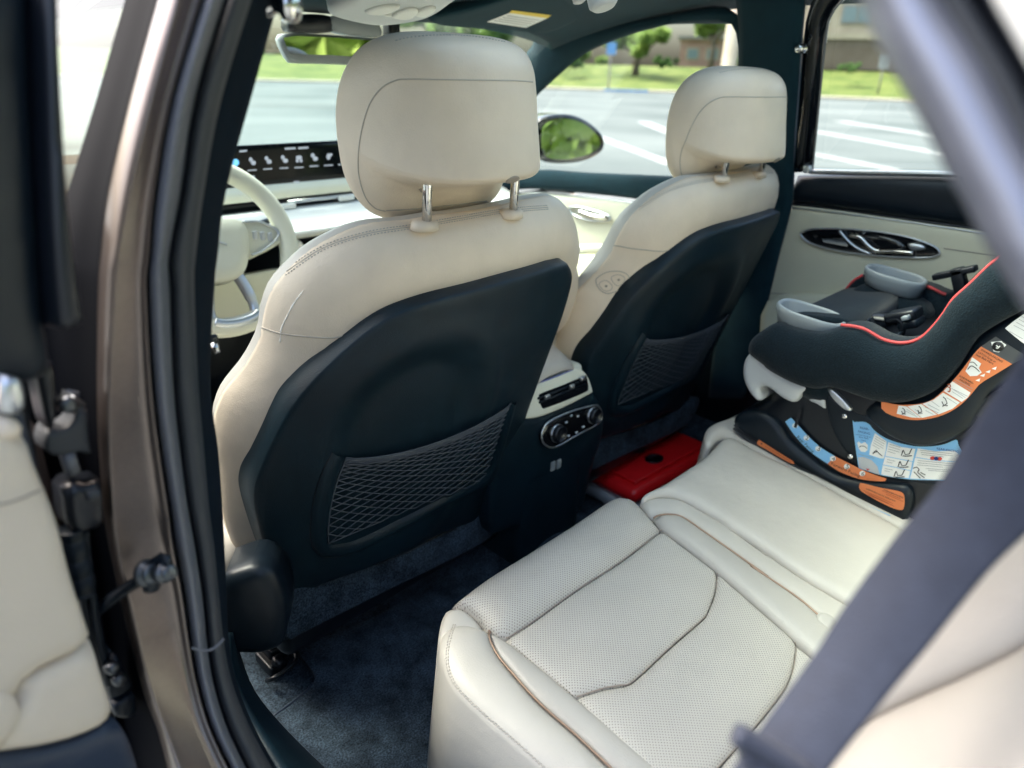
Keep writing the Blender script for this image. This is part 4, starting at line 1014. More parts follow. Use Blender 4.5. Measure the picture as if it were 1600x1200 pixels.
lowp = Pl((0, .822, .66), (0, -1, -.05))
pillow("console_body", cr(uvs(lowp, [(770, 652), (770, 652), (832, 655), (880, 638), (928, 610), (928, 610), (945, 640), (946, 680), (930, 730), (915, 800), (915, 800), (770, 840), (770, 840)]), 4, True), lowp.m, "panel", CC, r=.02, hh=.012, thick=.45, res=.015, base=-.014)
kpn = Pl((0, .808, .70), (0, -1, .12))
cl = Z7([(190, 870), (196, 830), (225, 795), (310, 755), (420, 724), (448, 735), (458, 770), (440, 805), (340, 860), (250, 910), (205, 900)])
pillow("climate_panel", cr(uvs(kpn, cl), 5, True), kpn.m, "gloss", CC, r=.008, hh=.004, thick=.02, res=.006)
MB().tube([kpn.hit(x, y, .002) for x, y in cr(cl, 5, True)], .0022, 8, True).build("panel_bezel", "satin", CC)
for (x, y), r in (((258, 848), .0185), ((418, 768), .0175)):
    c = kpn.hit(*Z7([(x, y)])[0], .004)
    kn = MB().lathe(c, tuple(kpn.N), [(r, -.004), (r, .008), (r * .92, .013), (r * .8, .014), (r * .76, .010)], 28); k_ = kn.build("knob", "black", CC)
    MB().lathe(c, tuple(kpn.N), [(r * 1.04, -.002), (r * 1.04, .003), (r * .9, .004)], 28).build("knob_ring", "satin", k_)
for q in ((322, 770), (300, 800), (352, 772), (345, 845), (310, 860), (375, 820)):
    c = kpn.hit(*Z7([q])[0], .005); MB().box(c, (.007, .003, .004), bev=.001).build("climate_button", "lgrey", CC)
for q in ((240, 995), (266, 985)):
    c = lowp.hit(*Z7([q])[0], .001); MB().box(c, (.014, .004, .022), bev=.003).build("usb_port", "mgrey", CC)
rows = []
for y in np.linspace(.832, 1.35, 22):
    f = min(1, (y - .830) / .09) ** .5
    rows.append([Vector((-.005 + x * (.45 + .55 * f), y, .850 + .050 * f * (1 - abs(x / .098) ** 3.0))) for x in np.linspace(-.098, .098, 15)])
loft("armrest", rows, "leather2", CC, thick=.008)
MB().box((-.005, 1.09, .83), (.20, .50, .04), bev=.012).build("armrest_base", "cream", CC)
MB().tube([vp.hit(*q, .004) for q in cr(Z7([(90, 650), (150, 630), (240, 600), (330, 563)]), 5)], .0018, 6).build("light_strip", mat("violet_trim", (.16, .17, .36), .3), CC)
MB().box((0, 1.25, .62), (.20, .85, .40), bev=.02).build("console_side", "panel", CC)

# ================================================================== red case on the far footwell
rc0 = HZ(917, 736, .47); rc1 = HZ(1004, 690, .47); rc2 = HZ(1084, 734, .47)
RCc = (rc0 + rc2) / 2; dx_ = Vector((1, -.05, 0)).normalized(); dy_ = Vector((.05, 1, 0)).normalized(); Rr = Matrix((dx_, dy_, Vector((0, 0, 1)))).transposed()
RC = thing("red_case", "flat red plastic case lying on the floor behind the passenger seat", "case", (RCc.x, RCc.y, .385))
cw, cd = .37, .24
cc = Vector((.475, .91, 0))
MB().box(cc + Vector((0, 0, .405)), (cw, cd, .036), Rr, .012).build("base", "lgrey", RC)
MB().box(cc + Vector((0, 0, .446)), (cw * .995, cd * .995, .042), Rr, .020).build("lid", "redcase", RC)
MB().box(cc + Vector((0, 0, .472)), (cw * .84, cd * .80, .012), Rr, .005).build("lid_panel", "redcase", RC)
c = HZ(1022, 717, .479); MB().lathe(c, (0, 0, 1), [(.022, 0), (.022, .002), (.016, .003), (.015, .001)], 24, xdir=(1, 0, 0), sx=1.3).build("lid_boss", "black", RC)
for u in (-.06, .05):
    MB().box(cc + dx_ * u - dy_ * (cd / 2 + .003) + Vector((0, 0, .432)), (.03, .010, .022), Rr, .003).build("latch", "satin", RC)

# floor mat with a stitched edge
fm = Pl((0, 0, .392), (0, 0, 1), (1, 0, 0))
FM = thing("floor_mat", "navy carpet floor mat with a stitched edge behind the driver's seat", "floor mat", (-.4, .8, .39))
mo = [(420, 1122), (420, 1122), (455, 1096), (486, 1071), (492, 1058), (480, 1038), (464, 1018), (470, 1006), (540, 985), (640, 935), (720, 890), (770, 872), (800, 930), (760, 1060), (720, 1240), (560, 1260)]
pillow("mat", cr(uvs(fm, mo), 5, True), fm.m, "carpet", FM, r=.006, hh=.004, thick=.006, res=.012)
bm_ = bvh_of(list(FM.children))
seamline("edge_stitch", bm_, [(424, 1121), (456, 1098), (484, 1074), (489, 1059), (478, 1040), (463, 1022)], .0022, "navyp", FM)

# ================================================================== mirror, visor, console in the roof
RM = thing("rear_view_mirror", "rear view mirror with grey housing hanging below the windscreen edge", "mirror", (.03, 1.36, 1.44))
rp = Pl((.05, 1.35, 1.41), (-.32, -.94, -.005))
def Zb(p): return z2(p, 400, 0, 2.857)
pillow("housing", cr(uvs(rp, Zb([(100, 175), (112, 152), (180, 148), (350, 156), (600, 176), (640, 190), (640, 290), (560, 296), (300, 286), (165, 282), (140, 262), (112, 210)])), 5, True), rp.m, "mgrey", RM, r=.008, hh=.004, thick=.03, res=.012, base=-.006)
gl_ = [rp.hit(x, y, .003) for x, y in Zb([(122, 168), (180, 160), (350, 168), (600, 188), (630, 194), (630, 262), (560, 262), (340, 246), (160, 242), (145, 230)])]
build("mirror_glass", gl_, [tuple(range(len(gl_)))], "mirror", RM, smooth=False)
mp2 = Pl((.05, 1.37, 1.44), (-.2, -.97, 0))
pillow("sensor_cover", cr(uvs(mp2, Zb([(150, 72), (230, 62), (330, 72), (350, 120), (320, 146), (160, 142), (140, 110)])), 4, True), mp2.m, "black", RM, r=.01, hh=.008, thick=.04, res=.01)
pillow("mount_cover", cr(uvs(mp2, Zb([(340, 70), (520, 96), (560, 150), (520, 165), (360, 146), (330, 110)])), 4, True), mp2.m, "mgrey", RM, r=.01, hh=.008, thick=.03, res=.01, base=.004)
MB().box((.05, 1.40, 1.475), (.03, .03, .06), bev=.006).build("stem", "black", RM)
OC = thing("overhead_console", "pale overhead console with map lamps in the roof ahead of the driver's headrest", "console", (.2, 1.2, 1.53))
op = Pl((.2, 1.12, 1.512), (0, -.25, -.97))
pillow("console_shell", cr(uvs(op, Zb([(320, 40), (420, -10), (520, -60), (900, -60), (850, 10), (760, 62), (640, 88), (520, 94), (400, 72)])), 5, True), op.m, "lgrey", OC, r=.012, hh=.010, thick=.02, res=.01)
for q in ([(480, 20), (560, -8), (640, -6), (560, 28)], [(600, 40), (660, 8), (720, 10), (680, 50)], [(700, 30), (760, 0), (800, 6), (750, 40)]):
    pillow("map_lamp", cr(uvs(op, Zb(q)), 4, True), op.m, "white", OC, r=.005, hh=.004, thick=.002, res=.006, base=.012)
for q in ((640, 60), (590, 66), (540, 60), (735, 52)):
    MB().box(op.hit(*Zb([q])[0], .013), (.014, .008, .006), bev=.002).build("console_button", "white", OC)
SV = thing("sun_visor", "dark sun visor with a white and yellow warning label", "sun visor", (.45, 1.3, 1.5))
vpn = Pl((.42, 1.33, 1.495), (0, -.35, -.94))
pillow("visor_board", cr(uvs(vpn, Zb([(768, 80), (800, 66), (960, 30), (1120, -20), (1180, -40), (1560, -50), (1560, -10), (1470, 60), (1300, 138), (1120, 128), (880, 112), (800, 100)])), 5, True), vpn.m, "headliner", SV, r=.010, hh=.006, thick=.016, res=.012)
decal("warning_label", vpn, Zb([(1030, 98), (1130, 58), (1300, 82), (1205, 124)]), "paper", SV, h=.0075, smooth=False)
decal("label_header", vpn, Zb([(1130, 58), (1143, 46), (1320, 68), (1300, 82)]), "yellow", SV, h=.0078, smooth=False)
for k in range(4):
    t = .2 + .2 * k; a = Zb([(1045 + 95 * t, 96 - 36 * t + 3)])[0]; b = Zb([(1195 + 85 * t, 118 - 38 * t + 3)])[0]
    MB().tube([vpn.hit(*a, .0078), vpn.hit(*b, .0078)], .0008, 4).build("label_text", "inkg", SV)
MB().lathe(HZ(942, 2, 1.50), (0, -.4, -.9), [(.022, -.02), (.022, .004), (.016, .010), (.012, .010)], 20).build("visor_clip", "lgrey", SV)
MB().lathe(HZ(905, -2, 1.52), (0, -.4, -.9), [(.012, -.02), (.012, .004), (.006, .007)], 16).build("visor_pivot", "lgrey", SV)

# ================================================================== near doors
ND = thing("front_door", "closed driver's door with its dark window frame, seen edge on beyond the door pillar", "car door", (-.86, 1.2, .5))
loft("door_skin", [[Vector((-.93 + .02 * abs(t - .5), .60 + t * 1.25, z)) for t in np.linspace(0, 1, 8)] for z in (.40, .7, 1.0, 1.14)], "paint", ND, thick=.03)
build("window_glass", [Vector((-.865, .60, 1.15)), Vector((-.865, 1.95, 1.13)), Vector((-.735, 1.15, 1.50)), Vector((-.735, .60, 1.52))], [(0, 1, 2, 3)], "dglass", ND, smooth=False)
MB().tube([Vector((-.868, .6, 1.15)), Vector((-.868, 1.95, 1.13))], .010, 8).build("window_seal", "black", ND)
h_ = Vector((-1.02, 1.72, 1.12))
MB().lathe(h_, (0, 1, 0), [(.02, -.09), (.075, -.085), (.085, -.05), (.08, .02), (.04, .07)], 20, xdir=(1, 0, 0), sx=1.35).build("wing_mirror", "paint", ND)

OD = thing("rear_door", "opened rear driver side door with cream trim at the left edge", "car door", (-.93, .5, .5))
ang = math.radians(70); dd_ = Vector((-math.sin(ang), -math.cos(ang), 0)); nd_ = Vector((math.cos(ang), -math.sin(ang), 0))
if nd_.dot(CAM - Vector((-.93, .5, 1.2))) < 0: nd_ = -nd_
dp = Pl(Vector((-.93, .5, 1.1)), nd_, -dd_)
def dpart(name, px, m, base=0, r=.012, hh=.008, thick=.03, res=.012, n=4, cl=True):
    return pillow(name, cr(uvs(dp, px), n, True), dp.m, m, OD, r=r, hh=hh, thick=thick, res=res, base=base)
dpart("trim_panel", [(-420, 640), (-420, 640), (-10, 662), (22, 668), (32, 676), (46, 720), (79, 800), (105, 899), (138, 996), (138, 996), (110, 1014), (60, 1037), (35, 1052), (12, 1078), (-10, 1110), (-420, 1140), (-420, 1140)], "doorleather", r=.014, hh=.012)
dpart("trim_lower", [(139, 1000), (139, 1000), (160, 1070), (177, 1118), (177, 1118), (60, 1163), (-420, 1212), (-420, 1212), (-420, 1144), (-8, 1113), (14, 1081), (37, 1055), (62, 1040), (112, 1017)], "doorleather", r=.014, hh=.010)
dpart("lower_trim", [(178, 1122), (178, 1122), (196, 1150), (212, 1200), (222, 1260), (222, 1260), (-420, 1260), (-420, 1260), (-420, 1214), (60, 1166)], "navyp", r=.014, hh=.010)
dpart("trim_edge", [(-20, 590), (-20, 590), (40, 592), (40, 592), (60, 680), (88, 800), (116, 899), (150, 1000), (184, 1112), (184, 1112), (120, 1100), (120, 1100), (60, 800), (-20, 700), (-20, 700)], "navyp", base=-.012, r=.006, hh=.004)
dpart("armrest", [(-60, 1070), (-20, 1068), (0, 1074), (14, 1090), (12, 1110), (0, 1140), (-20, 1165), (-60, 1175)], "doorleather", base=.010, r=.012, hh=.007)
dpart("upper_trim", [(-420, -60), (-420, -60), (42, -60), (42, -60), (48, 120), (58, 330), (68, 500), (78, 555), (42, 598), (-420, 590), (-420, 590)], "dark", base=-.004, r=.02, hh=.012)
dpart("window_channel", [(36, -60), (36, -60), (56, -60), (56, -60), (60, 80), (70, 250), (82, 370), (101, 497), (101, 497), (86, 506), (64, 508), (64, 508), (52, 380), (44, 200)], "black", base=.014, r=.008, hh=.010, res=.005)
dpart("door_end", [(60, 400), (60, 400), (100, 500), (112, 620), (140, 800), (168, 1000), (205, 1130), (205, 1130), (150, 1120), (100, 900), (70, 700)], "black", base=-.05, r=.01, hh=.005)
dpart("pull_handle", [(-20, 580), (-20, 580), (8, 584), (17, 600), (18, 632), (8, 642), (-20, 640), (-20, 640)], "satin", base=.01, r=.006, hh=.006)
dpart("handle_cup", [(-20, 646), (6, 648), (20, 660), (18, 676), (4, 684), (-20, 684)], "leather", base=.006, r=.008, hh=.008)
bo_ = bvh_of([o for o in OD.children if o.name.startswith("trim_panel")])
seamline("trim_seam", bo_, [(-30, 790), (0, 788), (30, 780), (62, 766)], .0009, "seam", OD)
# hinge side hardware, in the gap beside the B pillar
def gp(x, y, d=.0): return HY(x, y, .565 + d)
G = Pl((-.9, .565, 1.1), (.1, -1, 0))
def gpart(name, px, m, base=0, r=.004, hh=.003, thick=.02, res=.006, n=3):
    return pillow(name, cr(uvs(G, px), n, True), G.m, m, OD, r=r, hh=hh, thick=thick, res=res, base=base)
gpart("hinge_arm", [(66, 690), (66, 690), (72, 668), (84, 670), (106, 662), (114, 650), (117, 636), (117, 636), (132, 634), (133, 660), (136, 690), (140, 708), (140, 708), (126, 704), (112, 703), (98, 708), (72, 706)], "rubberd", base=.004)
gpart("hinge_cap", [(50, 564), (50, 564), (74, 560), (82, 584), (80, 660), (70, 664), (56, 600)], "black", base=.004, r=.006, hh=.006)
mb = MB(); mb.tube([gp(104, 706), gp(114, 738)], .0055, 12); mb.build("hinge_pin", "rubber", OD)
MB().lathe(gp(108, 632, -.004), (.3, -1, .1), [(.007, -.008), (.007, .003), (.003, .004)], 6).build("hinge_bolt", "steel", OD)
gpart("hinge_bracket", [(114, 618), (114, 618), (134, 630), (134, 630), (124, 642), (110, 640)], "steel", base=.002)
gpart("connector_box", [(92, 762), (92, 762), (108, 746), (124, 750), (148, 744), (152, 752), (154, 790), (154, 814), (140, 820), (110, 824), (98, 810)], "black", base=.006, r=.008, hh=.008)
gpart("connector_clip", [(120, 757), (120, 757), (142, 752), (142, 752), (143, 766), (143, 766), (122, 772), (122, 772)], "rubberd", base=.016)
path = [gp(x, y, -.004) for x, y in cr([(110, 826), (114, 850), (120, 880), (126, 905), (128, 928)], 16)]
mb = MB(); mb.tube(path, [.0085 + .0022 * math.sin(i * 2 * math.pi / 3.2) for i in range(len(path))], 14); mb.build("wire_boot", "dark", OD)
for k, q in enumerate(([(133, 830), (140, 900), (150, 980), (163, 1040), (168, 1070)], [(128, 926), (140, 985), (152, 1030), (158, 1066)], [(146, 930), (158, 1000), (168, 1050), (170, 1080)])):
    MB().tube([gp(x, y, .004 * k) for x, y in cr(q, 6)], .0028, 8).build("wire", "dark", OD)
gpart("lower_hinge", [(168, 1078), (168, 1078), (178, 1022), (190, 1040), (206, 1068), (206, 1068), (206, 1076), (172, 1094), (172, 1094)], "dark", base=.0)
for q in ((176, 1044), (186, 1062)): MB().lathe(gp(*q, -.008), (.3, -1, .1), [(.0055, -.008), (.0055, .003), (.003, .004)], 6).build("hinge_bolt", "steel", OD)
gpart("lower_cap", [(172, 1098), (172, 1098), (206, 1078), (206, 1078), (208, 1098), (206, 1116), (176, 1116), (176, 1116)], "dark", base=.004)
# door check strap bolted to the pillar
CS = thing("check_strap", "black steel door check strap with bolts fixed to the brown door pillar", "door strap", tuple(HY(240, 890, .535)))
def sp3(x, y): 
    t = (x - 138) / 120; return HY(x, y, .585 - .060 * t)
A = [sp3(*q) for q in cr([(136, 962), (165, 934), (195, 912), (222, 896), (240, 884), (252, 872), (260, 872)], 5)]
B = [sp3(*q) for q in cr([(140, 974), (170, 948), (200, 926), (228, 908), (246, 897), (258, 890), (266, 884)], 5)]
loft("strap", [A, [a.lerp(b, .5) + Vector((0, -.003, .001)) for a, b in zip(A, B)], B], "dark", CS, thick=.005)
for q, r in (((229, 890), .0085), ((255, 889), .0065)):
    c = sp3(*q) + Vector((0, -.006, 0))
    MB().lathe(c, (.25, -.9, .3), [(r * 1.35, -.004), (r * 1.35, 0), (r, .0005), (r, .006), (r * .8, .007)], 18).build("bolt", "steel", CS)
MB().tube([sp3(224, 884) + Vector((0, -.004, 0)), sp3(240, 876), sp3(252, 868), sp3(262, 872), sp3(264, 884)], .0028, 8).build("strap_clip", "dark", CS)
MB().lathe(sp3(234, 908) + Vector((0, -.002, 0)), (0, 0, -1), [(.007, -.006), (.007, .006), (.003, .008)], 12).build("pivot_pin", "dark", CS)

# front belt tongue peeping past the pillar
FB = thing("belt_tongue", "small chrome seat belt tongue hanging behind the driver's door pillar", "seat belt", tuple(HY(336, 542, .70)))
MB().box(HY(332, 533, .70), (.012, .006, .014), bev=.003).build("tongue_grip", "black", FB)
MB().tube([HY(333, 536, .695), HY(341, 551, .69)], [.0042, .0030], 6).build("tongue", "chrome", FB)

# ================================================================== near seat belt
SB = thing("seat_belt", "slate grey seat belt strap crossing close in front of the camera with plastic tongue", "seat belt", tuple(HD(1400, 860, .30)))
le = [(1900, 120), (1790, 270), (1690, 420), (1600, 548), (1522, 662), (1463, 760), (1404, 833), (1320, 947), (1276, 1017), (1184, 1145), (1120, 1240)]
re = [(2130, 330), (2020, 480), (1900, 620), (1750, 690), (1650, 790), (1555, 881), (1503, 943), (1448, 1013), (1393, 1079), (1298, 1200), (1230, 1290)]
A = [HD(x, y, .345) for x, y in cr(le, 6)]; B = [HD(x, y, .325) for x, y in cr(re, 6)]
A = [Vector(p) for p in resamp(A, 60)]; B = [Vector(p) for p in resamp(B, 60)]
toc = (CAM - A[30]).normalized()
rows = [[a.lerp(b, t) + toc * (.0022 * math.sin(math.pi * t) + .0007 * math.sin(t * 40) * 0) for a, b in zip(A, B)] for t in np.linspace(0, 1, 14)]
loft("webbing", rows, "belt", SB, thick=.0014)
for k, (a, b) in enumerate((((1150, 1146), (1262, 1215)), ((1160, 1182), (1225, 1222)))):
    P = [HD(x, y, .325) for x, y in cr([a, ((a[0] + b[0]) / 2, (a[1] + b[1]) / 2 - 1), b], 6)]
    MB().tube(P, .0052 - .0014 * k, 12).build("tongue_bar", "belt", SB)
tpn = Pl(HD(1200, 1185, .327), -ray(1200, 1185))
pillow("tongue_plate", cr(uvs(tpn, [(1141, 1140), (1152, 1133), (1172, 1136), (1270, 1196), (1280, 1240), (1240, 1260), (1168, 1200), (1146, 1160)]), 4, True), tpn.m, "belt", SB, r=.003, hh=.003, thick=.004, res=.004, base=-.006)

# ================================================================== child seat on the far rear seat
KS = thing("child_seat", "black child car seat with red piping and grey cup holders on the far rear seat", "child seat", (.42, .35, .72))
KX = .25
kp_ = Pl((KX, .4, .85), (-1, 0, 0), (0, -1, 0))
def Z8(p): return z2(p, 1130, 350, 2.5)
def Zs(p): return z2(p, 1170, 600, 4.848)
def Zo(p): return z2(p, 1380, 480, 5.4545)
def kpart(name, px, m, base=0, r=.01, hh=.008, thick=.05, res=.010, n=4, pl=kp_, hfun=None, par=KS, **k):
    return pillow(name, cr(uvs(pl, px), n, True), pl.m, m, par, r=r, hh=hh, thick=thick, res=res, base=base, hfun=hfun, **k)
# base: broad side plate, lower rail, ground edge
kpart("base_shell", [(1150, 655), (1160, 642), (1185, 636), (1230, 600), (1290, 560), (1420, 560), (1600, 600), (1700, 700), (1600, 800), (1500, 850), (1412, 814), (1320, 766), (1240, 724), (1180, 692), (1152, 672)], "black", base=-.018, r=.02, hh=.012, thick=.34, res=.015)
kpart("base_rail", Z8([(42, 770), (50, 750), (78, 732), (130, 728), (190, 750), (230, 790), (262, 840), (335, 905), (430, 972), (540, 1004), (640, 1012), (722, 1020), (745, 1060), (740, 1110), (715, 1165), (705, 1162), (560, 1090), (420, 1015), (280, 940), (150, 865), (60, 805)]), "dark", base=-.004, r=.018, hh=.014, thick=.04)
MB().tube([kp_.hit(x, y, .004) for x, y in cr(Z8([(46, 782), (80, 815), (160, 862), (280, 928), (420, 1003), (560, 1080), (705, 1152)]), 6)], .004, 8).build("base_bead", "black", KS)
MB().tube([kp_.hit(x, y, .001) for x, y in cr(Z8([(44, 795), (80, 830), (160, 878), (280, 945), (420, 1020), (560, 1096), (705, 1170)]), 6)], .0045, 8).build("base_foot", "rubberd", KS)
# recliner side panel
kpart("side_panel", Z8([(395, 640), (430, 690), (520, 738), (560, 742), (620, 800), (700, 850), (800, 868), (930, 840), (1010, 790), (1060, 790), (1060, 1040), (760, 1020), (540, 990), (500, 930), (440, 850), (400, 740)]), "dark", base=-.010, r=.008, hh=.006, thick=.03)
kpart("recline_slot", Z8([(408, 636), (440, 640), (560, 668), (606, 690), (590, 720), (556, 748), (510, 735), (450, 690)]), "black", base=-.002, r=.006, hh=.003, thick=.02)
kpart("recline_bar", Z8([(412, 640), (430, 640), (470, 675), (506, 718), (500, 728), (470, 716), (430, 676)]), "satin", base=.004, r=.004, hh=.004, thick=.006, res=.004)
for q in ((475, 750), (497, 908)):
    MB().lathe(kp_.hit(*Z8([q])[0], -.004), (-1, 0, 0), [(.0055, 0), (.0055, .002), (.003, .0042), (.001, .0044)], 16).build("screw", "chrome", KS)
# light grey front foot and recline handle
kpart("front_foot", Z8([(122, 498), (98, 518), (86, 552), (88, 598), (104, 640), (130, 676), (152, 688), (160, 672), (150, 650), (156, 634), (176, 630), (200, 644), (232, 670), (272, 690), (296, 690), (318, 656), (345, 640), (376, 634), (300, 615), (220, 575), (160, 530)]), "lgrey", base=.004, r=.014, hh=.012, thick=.10, res=.008)
kpart("recline_handle", Z8([(330, 690), (345, 664), (378, 646), (404, 640), (392, 668), (396, 724), (388, 722), (360, 704)]), "lgrey", base=-.006, r=.006, hh=.005, thick=.03, res=.006)
# rigid shell under the padding
kpart("shell_rim", Z8([(560, 732), (590, 700), (612, 690), (700, 690), (780, 672), (850, 636), (900, 586), (940, 535), (1000, 440), (1100, 372), (1200, 320), (1400, 240), (1500, 400), (1240, 560), (1130, 610), (1060, 660), (1010, 740), (960, 800), (890, 838), (800, 862), (720, 850), (650, 818), (600, 778)]), "dark", base=.004, r=.022, hh=.016, thick=.10, res=.009)
kpart("belt_opening", Z8([(1010, 690), (1060, 650), (1140, 620), (1240, 590), (1240, 760), (1100, 790), (1020, 770), (995, 730)]), "black", base=.016, r=.010, hh=-.008, thick=.004, res=.01)
# padded fabric side
fab = [(130, 440), (118, 468), (120, 498), (160, 530), (220, 575), (300, 615), (380, 634), (430, 628), (480, 638), (600, 678), (700, 688), (780, 670), (850, 634), (900, 584), (940, 533), (962, 498), (1008, 432), (1100, 372), (1200, 318), (1350, 230), (1400, 100), (1380, -120), (1280, -100), (1175, 30), (1080, 130), (1040, 160), (970, 228), (902, 290), (862, 348), (822, 398), (780, 438), (738, 458), (684, 463), (622, 448), (562, 414), (520, 400), (464, 402), (400, 419), (340, 416), (270, 400), (222, 384), (175, 404)]
fb_ = kpart("side_pad", Z8(fab), "fabric", base=.014, r=.045, hh=.028, thick=.06, res=.009)
bk = bvh_of([fb_])
pe = [kp_.hit(x, y, .018) for x, y in cr(Z8([(1200, 0), (1130, 75), (1080, 131), (1040, 161), (970, 229), (902, 291), (862, 349), (822, 399), (780, 439), (738, 459), (684, 464), (622, 449), (562, 415), (520, 401), (460, 394)]), 6)]
MB().tube(pe, .0028, 8).build("piping", "redpipe", KS)
# inner seat pan, far side wing and back
def lat(px, X): return [HX(x, y, X) for x, y in px]
fx_ = KX + .36
fp2 = Pl((fx_, .4, .95), (-1, 0, 0), (0, -1, 0))
farw = Z8([(380, 420), (425, 335), (468, 270), (500, 228), (550, 196), (640, 215), (760, 236), (830, 258), (862, 276), (940, 240), (1040, 150), (1150, 60), (1300, -60), (1400, 200), (1100, 500), (700, 520), (450, 470)])
kpart("far_side_pad", farw, "fabric", base=0, r=.03, hh=.02, thick=.05, res=.015, pl=fp2)
MB().tube([fp2.hit(x, y, .008) for x, y in cr(Z8([(420, 345), (432, 325), (470, 270), (505, 226), (545, 200)]), 5)], .0032, 8).build("piping", "redpipe", KS)
MB().tube([fp2.hit(x, y, .012) for x, y in cr(Z8([(770, 238), (810, 248), (850, 268), (870, 275)]), 5)], .0032, 8).build("piping", "redpipe", KS)
seatp = [(460, 394), (520, 401), (562, 415), (622, 449), (684, 464), (738, 459), (780, 439), (822, 399), (862, 349), (902, 291), (970, 229), (1040, 161), (1130, 75)]
A = [Vector(p) for p in resamp([kp_.hit(x, y, -.0) - Vector((0, 0, .03)) for x, y in cr(Z8(seatp), 4)], 40)]
B = [p + Vector((.36, 0, 0)) for p in A]
rows = [[a.lerp(b, t) - Vector((0, 0, .05 * math.sin(math.pi * t) ** .5)) for a, b in zip(A, B)] for t in np.linspace(0, 1, 14)]
loft("seat_pad", rows, "fabric", KS, thick=.02)
# front edge under the cup holders
kpart("front_pad", Z8([(130, 440), (120, 470), (120, 498), (220, 560), (380, 560), (460, 480), (450, 400), (330, 380), (225, 374), (175, 395)]), "fabric", base=-.05, r=.02, hh=.01, thick=.28, res=.012)
# cup holders: rounded oval cups
def cup(name, pl, c, rx, ry, par, dpt=.026, h=.012):
    ctr = pl
    V = []
    def ring(k, z, sx=1.0): return [ctr + Vector((k * ry * sgnp(math.sin(t), .75), -k * rx * sgnp(math.cos(t), .75), z + .10 * rx * math.cos(t) * -1.2)) for t in np.linspace(0, 2 * math.pi, 40, endpoint=False)]
    rows = [ring(.80, -dpt - .002), ring(.93, -.024), ring(.97, -h), ring(1.03, -h * .3), ring(1.03, h * .4), ring(.99, h * .7), ring(.93, h * .7), ring(.89, h * .3), ring(.86, -.01), ring(.74, -dpt)]
    o = loft(name, rows, "mgrey", par, closed=True)
    o.data.polygons.foreach_set("use_smooth", [True] * len(o.data.polygons))
    b = ring(.74, -dpt); build("cup_floor", b, [tuple(range(len(b)))], "mgrey", o, smooth=False); return o
def sgnp(v, p): return math.copysign(abs(v) ** p, v)
for Xc, q in ((KX + .040, (343, 356)), (KX + .33, (672, 207))):
    cpos = HX(*Z8([q])[0], Xc)
    cup("cup_holder", cpos, None, .062 if Xc < .4 else .058, .040, KS)
    R__ = Matrix.Rotation(math.radians(7), 3, 'X')
    MB().box(cpos + Vector((0, -.004, -.087)), (.105, .165, .120), R__, .035).build("arm_pad", "fabric", KS)
# harness buckle and straps lying in the seat
hb_ = HX(*Z8([(690, 410)])[0], KX + .15)
def hp3(x, y, X=.15): return HX(*Z8([(x, y)])[0], KX + X)
loft("harness_strap", [[hp3(x, y) + Vector((dx, 0, dz)) for x, y in cr([(560, 372), (590, 366), (640, 372), (690, 380), (720, 400)], 5)] for dx, dz in ((-.02, 0), (0, .006), (.02, .004))], "black", KS, thick=.004)
loft("harness_strap", [[hp3(x, y, .10) + Vector((dx, 0, dz)) for x, y in cr([(565, 380), (575, 405), (600, 432), (650, 444), (690, 440)], 5)] for dx, dz in ((-.02, 0), (0, .006), (.02, .004))], "dark", KS, thick=.004)
R_ = Matrix.Rotation(math.radians(-25), 3, 'X')
MB().box(hp3(700, 372) + Vector((0, 0, .008)), (.05, .055, .020), R_, .006).build("buckle", "black", KS)
MB().box(hp3(735, 385), (.05, .035, .016), R_, .005).build("buckle_tongue", "dark", KS)
MB().tube([hp3(x, y, .13) for x, y in cr([(640, 380), (680, 372), (700, 395), (695, 430), (665, 440)], 5)], .006, 8).build("buckle_loop", "black", KS)
MB().box(hp3(715, 366, .12), (.02, .012, .008), R_, .002).build("buckle_button", "mgrey", KS)
# strap adjuster on the far wing
MB().box(fp2.hit(*Z8([(905, 190)])[0], .02), (.03, .075, .012), R_, .003).build("strap_guide", "black", KS)
MB().box(fp2.hit(*Z8([(925, 225)])[0], .02), (.03, .022, .055), R_, .003).build("strap_guide", "black", KS)
# ---- labels
lp = Pl(kp_.hit(1300, 700, -.0035), kp_.N, kp_.U)
rl = Pl(kp_.hit(1300, 700, -.0025), kp_.N, kp_.U)
